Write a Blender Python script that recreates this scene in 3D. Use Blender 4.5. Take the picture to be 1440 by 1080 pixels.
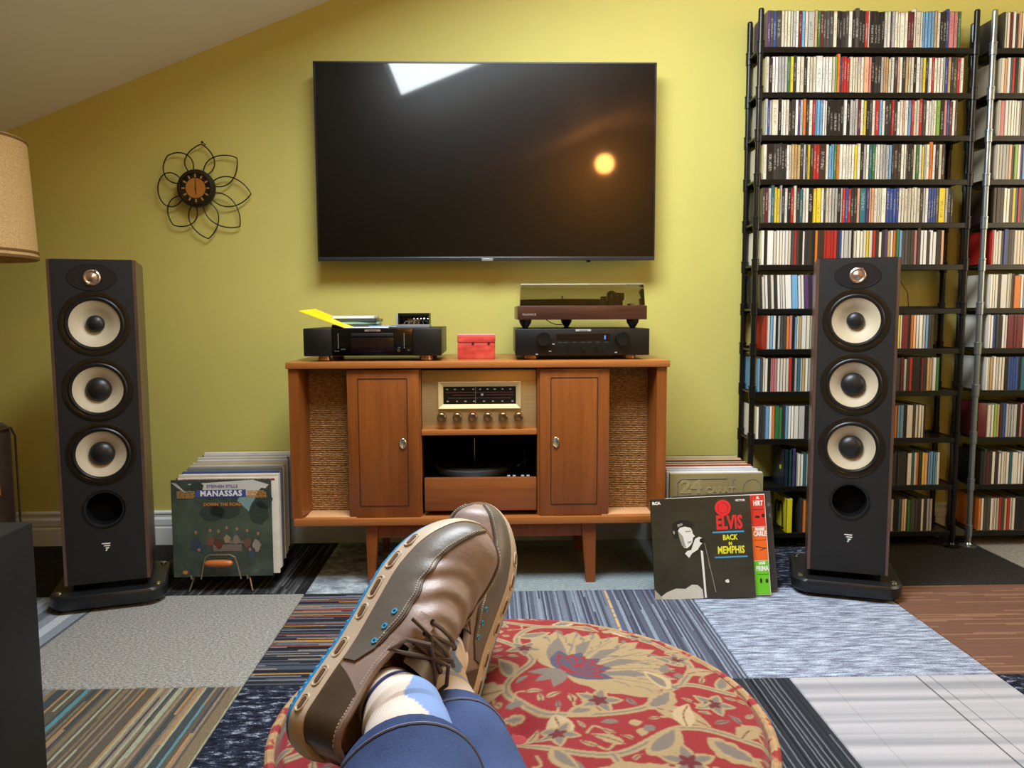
import bpy, bmesh, math, random
import numpy as np
from mathutils import Vector, Matrix

for o in list(bpy.data.objects):
    bpy.data.objects.remove(o, do_unlink=True)
SC = bpy.context.scene
COL = SC.collection
R = math.radians

# ------------------------------------------------------------------ camera
CAM_H = 0.884
def make_camera():
    pitch, yaw, roll = R(5.234), R(1.4987), R(0.234)
    f = Vector((math.sin(yaw)*math.cos(pitch), math.cos(yaw)*math.cos(pitch), -math.sin(pitch)))
    r = Vector((math.cos(yaw), -math.sin(yaw), 0))
    d = f.cross(r)
    if d.z > 0: d = -d
    c, s = math.cos(roll), math.sin(roll)
    r2, d2 = r*c + d*s, d*c - r*s
    cam = bpy.data.cameras.new('camera')
    cam.sensor_width = 36.0
    cam.lens = 1081.0/1440.0*36.0
    cam.clip_start = 0.02
    o = bpy.data.objects.new('camera', cam)
    COL.objects.link(o)
    m = Matrix((r2, -d2, -f)).transposed().to_4x4()
    m.translation = Vector((0, 0, CAM_H))
    o.matrix_world = m
    SC.camera = o
make_camera()

# ------------------------------------------------------------------ light
SC.view_settings.view_transform = 'Standard'
SC.view_settings.look = 'None'
SC.view_settings.gamma = 1.0
SC.view_settings.use_curve_mapping = False
SC.view_settings.exposure = 0.0
SC.cycles.max_bounces = 10
SC.cycles.diffuse_bounces = 6
SC.cycles.sample_clamp_indirect = 6.0

SKY_W, LAMP_W, WIN_W = 90.0, 30.0, 32.0
w = bpy.data.worlds.new('sky'); SC.world = w; w.use_nodes = True
bg = w.node_tree.nodes['Background']; bg.inputs[0].default_value = (0.62, 0.78, 1.0, 1); bg.inputs[1].default_value = 1.0

# sloped ceiling: z = Z0 + SL*(x - X0)
X0, Z0, SL = -1.804, 1.551, 0.3929
KNEE_X, RIDGE_X, RIGHT_X, FRONT_Y, BACK_Y = -2.6, 1.2, 3.2, -2.3, 2.95
TH = math.atan(SL)
def ceil_z(x): return Z0 + SL*(min(x, RIDGE_X) - X0)
SKX0, SKX1, SKY0, SKY1, WELL = -0.500, 0.66, 1.17, 1.98, 0.06
def sky_light():
    l = bpy.data.lights.new('skylight_daylight', 'AREA')
    l.shape = 'RECTANGLE'; l.size = (SKX1-SKX0)/math.cos(TH)*0.97; l.size_y = (SKY1-SKY0)*0.97
    l.energy = SKY_W; l.color = (0.88, 0.955, 1.0)
    o = bpy.data.objects.new('skylight_daylight', l); COL.objects.link(o)
    xc = (SKX0+SKX1)/2
    o.location = (xc - math.sin(TH)*WELL, (SKY0+SKY1)/2, ceil_z(xc) + math.cos(TH)*WELL)
    o.rotation_euler = (0, -TH, 0)
sky_light()
WY0, WY1, WZ0, WZ1 = 0.6, 2.2, 0.90, 2.15            # unseen window added in the right wall, for warm fill light
def side_light():
    l = bpy.data.lights.new('warm_side_fill', 'AREA'); l.shape = 'RECTANGLE'; l.size = WZ1-WZ0-0.06; l.size_y = WY1-WY0-0.06
    l.energy = WIN_W; l.color = (1.0, 0.78, 0.50)
    o = bpy.data.objects.new('warm_side_fill', l); COL.objects.link(o)
    o.location = (RIGHT_X-0.012, (WY0+WY1)/2, (WZ0+WZ1)/2); o.rotation_euler = (0, R(90), 0)
side_light()

# ------------------------------------------------------------------ helpers
def lin(c):
    out = []
    for v in c[:3]:
        v = v/255.0
        out.append(v/12.92 if v <= 0.04045 else ((v+0.055)/1.055)**2.4)
    return (out[0], out[1], out[2], 1.0)

class NT:
    """tiny node-tree helper"""
    def __init__(s, name):
        s.m = bpy.data.materials.new(name); s.m.use_nodes = True
        s.t = s.m.node_tree; s.b = s.t.nodes['Principled BSDF']
    def n(s, typ, **kw):
        k = s.t.nodes.new('ShaderNode'+typ)
        for a, v in kw.items():
            if a.startswith('i_'):
                key = a[2:]
                key = int(key) if key.isdigit() else key.replace('_', ' ')
                if hasattr(v, 'is_linked') or isinstance(v, bpy.types.NodeSocket): s.t.links.new(v, k.inputs[key])
                else: k.inputs[key].default_value = v
            else: setattr(k, a, v)
        return k
    def l(s, a, b): s.t.links.new(a, b)
    def math(s, op, a, b=None):
        k = s.t.nodes.new('ShaderNodeMath'); k.operation = op
        for i, v in enumerate((a, b)):
            if v is None: continue
            if isinstance(v, bpy.types.NodeSocket): s.l(v, k.inputs[i])
            else: k.inputs[i].default_value = v
        return k.outputs[0]
    def mix(s, fac, a, b, mode='MIX'):
        k = s.t.nodes.new('ShaderNodeMix'); k.data_type = 'RGBA'; k.blend_type = mode
        for i, v in ((0, fac), (6, a), (7, b)):
            if isinstance(v, bpy.types.NodeSocket): s.l(v, k.inputs[i])
            else: k.inputs[i].default_value = v
        return k.outputs[2]
    def ramp(s, fac, stops, constant=False):
        k = s.t.nodes.new('ShaderNodeValToRGB'); e = k.color_ramp
        e.interpolation = 'CONSTANT' if constant else 'LINEAR'
        while len(e.elements) < len(stops): e.elements.new(0.5)
        for el, (p, c) in zip(e.elements, stops):
            el.position = p; el.color = c
        s.l(fac, k.inputs[0]); return k.outputs[0]
    def coords(s, scale=(1, 1, 1), kind='Object', rot=(0, 0, 0)):
        tc = s.n('TexCoord'); mp = s.n('Mapping')
        mp.inputs['Scale'].default_value = scale; mp.inputs['Rotation'].default_value = rot
        s.l(tc.outputs[kind], mp.inputs[0]); return mp.outputs[0]
    def noise(s, vec, scale, detail=4, rough=0.55):
        k = s.n('TexNoise'); k.inputs['Scale'].default_value = scale
        k.inputs['Detail'].default_value = detail; k.inputs['Roughness'].default_value = rough
        s.l(vec, k.inputs['Vector']); return k.outputs['Fac']
    def bump(s, h, strength, dist=0.002):
        k = s.n('Bump'); k.inputs['Strength'].default_value = strength; k.inputs['Distance'].default_value = dist
        s.l(h, k.inputs['Height']); s.l(k.outputs[0], s.b.inputs['Normal'])
    def col(s, v):
        if isinstance(v, bpy.types.NodeSocket): s.l(v, s.b.inputs['Base Color'])
        else: s.b.inputs['Base Color'].default_value = v
    def set(s, rough=None, metal=None, spec=None, coat=None, sheen=None):
        for k, v in (('Roughness', rough), ('Metallic', metal), ('Specular IOR Level', spec), ('Coat Weight', coat), ('Sheen Weight', sheen)):
            if v is not None: s.b.inputs[k].default_value = v

MATS = {}
def mat(name, rgb, rough=0.5, metal=0.0, spec=0.5, var=0.0, vscale=30, bump=0.0, bscale=200, coat=0.0, emit=None, estr=0.0):
    if name in MATS: return MATS[name]
    t = NT(name); c = lin(rgb)
    if var or bump: v = t.coords()
    if var:
        f = t.noise(v, vscale, 5)
        lo = tuple(x*(1-var) for x in c[:3])+(1,); hi = tuple(min(1, x*(1+var)) for x in c[:3])+(1,)
        t.col(t.ramp(f, [(0.3, lo), (0.7, hi)]))
    else: t.col(c)
    if bump: t.bump(t.noise(v, bscale, 3), bump)
    t.set(rough, metal, spec, coat)
    if emit:
        t.b.inputs['Emission Color'].default_value = lin(emit); t.b.inputs['Emission Strength'].default_value = estr
    MATS[name] = t.m; return t.m

def wood(name, c1, c2, axis=2, scale=14, rough=0.4, stretch=0.06, coat=0.0):
    if name in MATS: return MATS[name]
    t = NT(name); s = [1, 1, 1]; s[axis] = stretch
    v = t.coords(tuple(s))
    a = t.noise(v, scale, 8, 0.62); b = t.noise(v, scale*9, 4, 0.6)
    f = t.math('ADD', t.math('MULTIPLY', a, 0.72), t.math('MULTIPLY', b, 0.28))
    t.col(t.ramp(f, [(0.34, lin(c1)), (0.66, lin(c2))]))
    t.bump(b, 0.08, 0.001); t.set(rough, coat=coat)
    MATS[name] = t.m; return t.m

# ---- geometry builder
class MB:
    def __init__(s): s.v = []; s.f = []; s.mi = []
    def add(s, v, f, mi=0, M=None):
        n = len(s.v)
        if M is not None: v = [M @ Vector(p) for p in v]
        s.v.extend([tuple(p) for p in v]); s.f.extend([tuple(i+n for i in q) for q in f]); s.mi.extend([mi]*len(f))
        return s
    def box(s, x0, x1, y0, y1, z0, z1, bev=0.0, mi=0, M=None, seg=2):
        if bev <= 0:
            v = [(x, y, z) for z in (z0, z1) for y in (y0, y1) for x in (x0, x1)]
            f = [(0, 2, 3, 1), (4, 5, 7, 6), (0, 1, 5, 4), (2, 6, 7, 3), (0, 4, 6, 2), (1, 3, 7, 5)]
            return s.add(v, f, mi, M)
        bm = bmesh.new(); bmesh.ops.create_cube(bm, size=1)
        bmesh.ops.scale(bm, vec=(x1-x0, y1-y0, z1-z0), verts=bm.verts)
        bmesh.ops.translate(bm, vec=((x0+x1)/2, (y0+y1)/2, (z0+z1)/2), verts=bm.verts)
        bmesh.ops.bevel(bm, geom=list(bm.edges), offset=bev, segments=seg, profile=0.5, affect='EDGES')
        bm.verts.index_update()
        v = [tuple(p.co) for p in bm.verts]; f = [tuple(q.index for q in fc.verts) for fc in bm.faces]; bm.free()
        return s.add(v, f, mi, M)
    def lathe(s, prof, n=32, mi=0, M=None, closed=False):
        v = []; f = []; k = len(prof)
        for i in range(n):
            a = 2*math.pi*i/n
            for r, z in prof: v.append((r*math.cos(a), r*math.sin(a), z))
        m = k if closed else k-1
        for i in range(n):
            j = (i+1) % n
            for q in range(m):
                q2 = (q+1) % k
                f.append((i*k+q, j*k+q, j*k+q2, i*k+q2))
        if not closed:
            if prof[0][0] > 1e-6: f.append(tuple(i*k for i in reversed(range(n))))
            if prof[-1][0] > 1e-6: f.append(tuple(i*k+k-1 for i in range(n)))
        return s.add(v, f, mi, M)
    def cyl(s, p0, p1, r0, r1=None, n=16, mi=0, M=None):
        r1 = r0 if r1 is None else r1
        return s.tube([p0, p1], [r0, r1], n, mi=mi, M=M)
    def tube(s, path, r, n=10, closed=False, mi=0, M=None, flat=1.0, cap=True):
        P = [Vector(p) for p in path]; k = len(P)
        rr = r if isinstance(r, (list, tuple)) else [r]*k
        tang = []
        for i in range(k):
            a = P[(i-1) % k] if (closed or i > 0) else P[i]
            b = P[(i+1) % k] if (closed or i < k-1) else P[i]
            tang.append((b-a).normalized())
        ref = Vector((0, 0, 1)) if abs(tang[0].z) < 0.9 else Vector((1, 0, 0))
        u = tang[0].cross(ref).normalized()
        v = []; f = []
        for i in range(k):
            u = (u - tang[i]*u.dot(tang[i])).normalized(); w2 = tang[i].cross(u)
            for j in range(n):
                a = 2*math.pi*j/n
                v.append(P[i] + u*math.cos(a)*rr[i] + w2*math.sin(a)*rr[i]*flat)
        for i in range(k if closed else k-1):
            i2 = (i+1) % k
            for j in range(n):
                j2 = (j+1) % n
                f.append((i*n+j, i*n+j2, i2*n+j2, i2*n+j))
        if not closed and cap:
            f.append(tuple(reversed(range(n)))); f.append(tuple((k-1)*n+j for j in range(n)))
        return s.add(v, f, mi, M)
    def prism(s, poly, z0, z1, mi=0, M=None):
        n = len(poly)
        v = [(x, y, z0) for x, y in poly] + [(x, y, z1) for x, y in poly]
        f = [tuple(reversed(range(n))), tuple(range(n, 2*n))] + [(i, (i+1) % n, n+(i+1) % n, n+i) for i in range(n)]
        return s.add(v, f, mi, M)
    def grid(s, pts, mi=0, M=None, wrap=False):
        nu = len(pts); nv = len(pts[0])
        v = [p for row in pts for p in row]; f = []
        for i in range(nu-1):
            for j in range(nv if wrap else nv-1):
                j2 = (j+1) % nv
                f.append((i*nv+j, i*nv+j2, (i+1)*nv+j2, (i+1)*nv+j))
        return s.add(v, f, mi, M)
    def build(s, name, mats, parent=None, world=False, smooth=35, origin=None):
        v = s.v; loc = None
        if parent is not None and world:
            inv = root_matrix(parent).inverted(); v = [tuple(inv @ Vector(p)) for p in v]
        elif parent is None:
            if origin is None:
                a = np.array(v); lo, hi = a.min(0), a.max(0)
                origin = ((lo[0]+hi[0])/2, (lo[1]+hi[1])/2, lo[2])
            v = [(p[0]-origin[0], p[1]-origin[1], p[2]-origin[2]) for p in v]; loc = origin
        me = bpy.data.meshes.new(name); me.from_pydata(v, [], s.f)
        if not isinstance(mats, (list, tuple)): mats = [mats]
        for m in mats: me.materials.append(m)
        if len(mats) > 1: me.polygons.foreach_set('material_index', s.mi)
        bm = bmesh.new(); bm.from_mesh(me)
        bmesh.ops.recalc_face_normals(bm, faces=bm.faces)
        bm.to_mesh(me); bm.free()
        if smooth:
            me.polygons.foreach_set('use_smooth', [True]*len(me.polygons))
            try: me.set_sharp_from_angle(angle=R(smooth))
            except Exception: pass
        me.update()
        o = bpy.data.objects.new(name, me); COL.objects.link(o)
        if parent is not None: o.parent = parent
        if loc is not None: o.location = loc
        return o

def root_matrix(o):
    while o.parent is not None: o = o.parent
    return Matrix.Translation(o.location) @ o.rotation_euler.to_matrix().to_4x4()
def tag(o, label, cat, group=None, kind=None):
    o['label'] = label; o['category'] = cat
    if group: o['group'] = group
    if kind: o['kind'] = kind
    return o
def thing(name, label, cat, loc=(0, 0, 0), rot=(0, 0, 0), group=None):
    o = bpy.data.objects.new(name, None); o.empty_display_size = 0.05; COL.objects.link(o)
    o.location = loc; o.rotation_euler = rot
    return tag(o, label, cat, group)
def struct(o): o['kind'] = 'structure'; return o
FACE = Matrix.Rotation(R(90), 4, 'X')          # local +z -> world -y, local y -> world z
def face_at(x, y, z): return Matrix.Translation((x, y, z)) @ FACE

def text_mesh(body, size, bold=0.0, xs=1.0, align='CENTER', extrude=0.0002, spacing=1.0):
    c = bpy.data.curves.new('lettering', 'FONT'); c.body = body; c.size = size; c.offset = bold
    c.extrude = extrude; c.align_x = align; c.align_y = 'CENTER'; c.resolution_u = 2; c.space_character = spacing
    o = bpy.data.objects.new('lettering', c); COL.objects.link(o)
    dg = bpy.context.evaluated_depsgraph_get()
    me = bpy.data.meshes.new_from_object(o.evaluated_get(dg))
    v = [(p.co.x*xs, p.co.y, p.co.z) for p in me.vertices]; f = [tuple(q.vertices) for q in me.polygons]
    bpy.data.objects.remove(o); bpy.data.curves.remove(c); bpy.data.meshes.remove(me)
    return v, f
def lettering(name, body, size, M, m, parent, world=False, **kw):
    v, f = text_mesh(body, size, **kw)
    return MB().add(v, f, 0, M).build(name, m, parent, world=world, smooth=0)

ONES = 'zero first second third fourth fifth sixth seventh eighth ninth tenth eleventh twelfth thirteenth fourteenth fifteenth sixteenth seventeenth eighteenth nineteenth'.split()
TENS = {2: ('twenty', 'twentieth'), 3: ('thirty', 'thirtieth'), 4: ('forty', 'fortieth'), 5: ('fifty', 'fiftieth'), 6: ('sixty', 'sixtieth'), 7: ('seventy', 'seventieth')}
def ordinal(n):
    if n < 20: return ONES[n]
    a, b = divmod(n, 10)
    return TENS[a][1] if b == 0 else TENS[a][0]+'-'+ONES[b]

# ------------------------------------------------------------------ common materials
black_gloss = mat('black_gloss', (6, 6, 7), 0.12, spec=0.5)
black_satin = mat('black_satin', (10, 10, 11), 0.38, var=0.15, vscale=60)
black_matte = mat('black_matte', (12, 12, 13), 0.7)
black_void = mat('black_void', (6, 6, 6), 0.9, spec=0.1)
dark_metal = mat('dark_metal', (22, 21, 20), 0.3, 0.3, var=0.2)
chrome = mat('chrome', (210, 208, 200), 0.18, 1.0)
brass = mat('brass', (205, 165, 95), 0.25, 1.0)
copper_foot = mat('copper_foot', (200, 150, 115), 0.25, 1.0)
silver_print = mat('silver_print', (200, 200, 198), 0.4, 0.4)
white_print = mat('white_print', (232, 230, 224), 0.6)
# ------------------------------------------------------------------ the room
def wall_paint(name, rgb):
    t = NT(name); v = t.coords()
    c = lin(rgb)
    f = t.noise(v, 1.3, 3)
    t.col(t.ramp(f, [(0.3, tuple(x*0.96 for x in c[:3])+(1,)), (0.7, tuple(min(1, x*1.04) for x in c[:3])+(1,))]))
    t.bump(t.noise(v, 160, 3), 0.10, 0.002); t.set(0.62, spec=0.35)
    return t.m
paint_green = wall_paint('olive_yellow_paint', (203, 193, 105))
paint_ceiling = wall_paint('ceiling_paint', (234, 226, 212))
paint_trim = mat('white_trim_paint', (226, 228, 226), 0.35)

def build_room():
    ridge = ceil_z(RIDGE_X); knee = ceil_z(KNEE_X)
    prof = [(KNEE_X, -0.02), (RIGHT_X, -0.02), (RIGHT_X, ridge), (RIDGE_X, ridge), (KNEE_X, knee)]
    M = Matrix.Rotation(R(90), 4, 'X')      # (x,y)->(x,z), z -> -y
    struct(MB().prism(prof, -BACK_Y-0.1, -BACK_Y, M=M).build('wall_back', paint_green, smooth=0))
    struct(MB().prism(prof, -FRONT_Y, -FRONT_Y+0.1, M=M).build('wall_front', paint_green, smooth=0))
    struct(MB().box(KNEE_X-0.1, KNEE_X, FRONT_Y, BACK_Y, -0.02, knee).build('wall_left', paint_green, smooth=0))
    b = MB(); b.box(RIGHT_X, RIGHT_X+0.1, FRONT_Y, WY0, -0.02, ridge); b.box(RIGHT_X, RIGHT_X+0.1, WY1, BACK_Y, -0.02, ridge)
    b.box(RIGHT_X, RIGHT_X+0.1, WY0, WY1, -0.02, WZ0); b.box(RIGHT_X, RIGHT_X+0.1, WY0, WY1, WZ1, ridge)
    struct(b.build('wall_right', paint_green, smooth=0))
    e = thing('added_window', 'x', 'x', (RIGHT_X, (WY0+WY1)/2, WZ0)); del e['label'], e['category']; e['kind'] = 'structure'  # added window, there only to carry the warm fill light
    b = MB()
    for y0, y1, z0, z1 in ((WY0, WY0+.04, WZ0, WZ1), (WY1-.04, WY1, WZ0, WZ1), (WY0, WY1, WZ0, WZ0+.04), (WY0, WY1, WZ1-.04, WZ1), ((WY0+WY1)/2-.02, (WY0+WY1)/2+.02, WZ0, WZ1)): b.box(RIGHT_X+0.01, RIGHT_X+0.05, y0, y1, z0, z1)
    b.build('window_frame', paint_trim, e, world=True, smooth=0)
    for y0, y1 in ((WY0+.04, (WY0+WY1)/2-.02), ((WY0+WY1)/2+.02, WY1-.04)): MB().box(RIGHT_X+0.025, RIGHT_X+0.031, y0, y1, WZ0+.04, WZ1-.04).build('window_pane', mat('window_glass', (225, 235, 240), 0.05), e, world=True, smooth=0)
    MB().box(RIGHT_X-0.03, RIGHT_X+0.05, WY0-.03, WY1+.03, WZ0-.03, WZ0).build('window_sill', paint_trim, e, world=True, smooth=0)
    # sloped ceiling with the skylight opening, then the flat part
    S = Matrix.Translation((KNEE_X, 0, knee)) @ Matrix.Rotation(-TH, 4, 'Y')
    c = math.cos(TH); u = lambda x: (x-KNEE_X)/c
    U0, U1, UE = u(SKX0), u(SKX1), u(RIDGE_X)
    b = MB()
    b.box(0, U0, FRONT_Y, BACK_Y, 0, 0.06, M=S); b.box(U1, UE, FRONT_Y, BACK_Y, 0, 0.06, M=S)
    b.box(U0, U1, FRONT_Y, SKY0, 0, 0.06, M=S); b.box(U0, U1, SKY1, BACK_Y, 0, 0.06, M=S)
    b.box(RIDGE_X, RIGHT_X, FRONT_Y, BACK_Y, ridge, ridge+0.06)
    struct(b.build('ceiling', paint_ceiling, smooth=0))
    # skylight shaft, frame and glass
    e = thing('window_1', 'x', 'x', ((SKX0+SKX1)/2, (SKY0+SKY1)/2, ceil_z(0)))
    del e['label'], e['category']; e['kind'] = 'structure'
    b = MB(); t = 0.03; H = WELL+0.08
    b.box(U0-t, U0, SKY0-t, SKY1+t, 0.0, H, M=S); b.box(U1, U1+t, SKY0-t, SKY1+t, 0.0, H, M=S)
    b.box(U0, U1, SKY0-t, SKY0, 0.0, H, M=S); b.box(U0, U1, SKY1, SKY1+t, 0.0, H, M=S)
    b.build('skylight_shaft', paint_trim, e, world=True, smooth=0)
    g = NT('skylight_glass'); g.col((0.9, 0.95, 1, 1)); g.set(0.02); g.b.inputs['Transmission Weight'].default_value = 1.0
    MB().box(U0, U1, SKY0, SKY1, WELL+0.03, WELL+0.036, M=S).build('window_pane', g.m, e, world=True, smooth=0)
    b = MB()
    for a0, a1, y0, y1 in ((U0, U0+.03, SKY0, SKY1), (U1-.03, U1, SKY0, SKY1), (U0, U1, SKY0, SKY0+.03), (U0, U1, SKY1-.03, SKY1)):
        b.box(a0, a1, y0, y1, WELL+0.02, WELL+0.05, M=S)
    b.build('window_frame', paint_trim, e, world=True, smooth=0)
    # baseboard along the back wall: tall flat board, cove and bead
    pr = [(0, 0), (0.016, 0), (0.016, 0.066), (0.013, 0.070), (0.013, 0.074), (0.015, 0.078), (0.015, 0.100), (0.009, 0.108), (0.009, 0.118), (0.012, 0.121), (0.012, 0.127), (0.006, 0.132), (0, 0.132)]
    Mb = Matrix(((0, 0, 1, 0), (-1, 0, 0, BACK_Y), (0, 1, 0, 0), (0, 0, 0, 1)))
    struct(MB().prism(pr, KNEE_X, RIGHT_X, M=Mb).build('baseboard_back', paint_trim, smooth=20))
build_room()

# ---- carpet tiles
def carpet_bump(t):
    v = t.coords()
    t.bump(t.noise(v, 420, 2), 0.55, 0.004); t.set(0.95, spec=0.1)
def heather(name, cols, sx=90, sy=90, rot=0, fine=1.0, pos=None):
    t = NT(name)
    v = t.coords((sx, sy, 40), rot=(0, 0, rot)); f = t.noise(v, 1.0, 3, 0.7)
    v2 = t.coords((260, 260, 40)); g = t.noise(v2, 1.0, 2, 0.6)
    f2 = t.math('ADD', t.math('MULTIPLY', f, 1-0.35*fine), t.math('MULTIPLY', g, 0.35*fine))
    n = len(cols); p = pos or [0.36+0.28*i/(n-1) for i in range(n)]
    t.col(t.ramp(f2, [(p[i], lin(c)) for i, c in enumerate(cols)])); carpet_bump(t); return t.m
def stripes(name, axis, n, cols, seed=0.0, mottle=0.35, seg=6.0, soft=0.25, swap=0.5, base=None):
    """bands of random colour across one axis, broken up along the other"""
    t = NT(name); tc = t.n('TexCoord'); sp = t.n('SeparateXYZ'); t.l(tc.outputs['Object'], sp.inputs[0])
    a = sp.outputs[axis]; b = sp.outputs[1-axis]
    wob = t.noise(t.coords((30, 30, 1)), 1.0, 2)
    k = t.math('FLOOR', t.math('MULTIPLY', t.math('ADD', a, t.math('MULTIPLY', wob, 0.0025)), n))
    # along-stripe segments that shift the colour of some bands
    sgm = t.math('FLOOR', t.math('ADD', t.math('MULTIPLY', b, seg), t.math('MULTIPLY', k, 0.37)))
    wn = t.n('TexWhiteNoise'); wn.noise_dimensions = '2D'
    cv = t.n('CombineXYZ'); t.l(k, cv.inputs[0]); t.l(t.math('MULTIPLY', sgm, swap), cv.inputs[1]); cv.inputs[2].default_value = 0
    ad = t.n('VectorMath'); ad.operation = 'ADD'; t.l(cv.outputs[0], ad.inputs[0]); ad.inputs[1].default_value = (seed+0.13, seed*0.7+0.21, 0)
    t.l(ad.outputs[0], wn.inputs['Vector'])
    tot = sum(c[1] for c in cols); acc = 0; st = []
    for c, wgt in cols:
        st.append((acc/tot, lin(c))); acc += wgt
    c1 = t.ramp(wn.outputs['Value'], st, True)
    sc = [60, 60, 40]; sc[1-axis] = 60; sc[axis] = 400
    m = t.noise(t.coords(tuple(sc)), 1.0, 3, 0.7)
    c2 = t.mix(t.math('MULTIPLY', t.ramp(m, [(0.35, (0, 0, 0, 1)), (0.65, (1, 1, 1, 1))]), mottle), c1, base or (0.02, 0.022, 0.028, 1))
    t.col(c2); carpet_bump(t); return t.m
def white_lined(name):
    t = NT(name); tc = t.n('TexCoord'); sp = t.n('SeparateXYZ'); t.l(tc.outputs['Object'], sp.inputs[0])
    x, y = sp.outputs[0], sp.outputs[1]
    m = t.noise(t.coords((0.5, 22, 1)), 1.0, 2, 0.5)
    c = t.ramp(m, [(0.38, lin((146, 148, 156))), (0.50, lin((172, 172, 180))), (0.62, lin((184, 183, 191)))])
    c = t.mix(t.math('MULTIPLY', t.noise(t.coords((300, 300, 10)), 1.0, 2), 0.18), c, lin((150, 150, 155)))
    for xx, w_, s_ in ((0.055, 0.0022, 0.8), (0.088, 0.0014, 0.6), (-0.17, 0.001, 0.25), (0.17, 0.001, 0.3)):
        d = t.math('LESS_THAN', t.math('ABSOLUTE', t.math('SUBTRACT', x, xx)), w_)
        c = t.mix(t.math('MULTIPLY', d, s_), c, lin((60, 60, 66)))
    t.col(c); carpet_bump(t); return t.m

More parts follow.
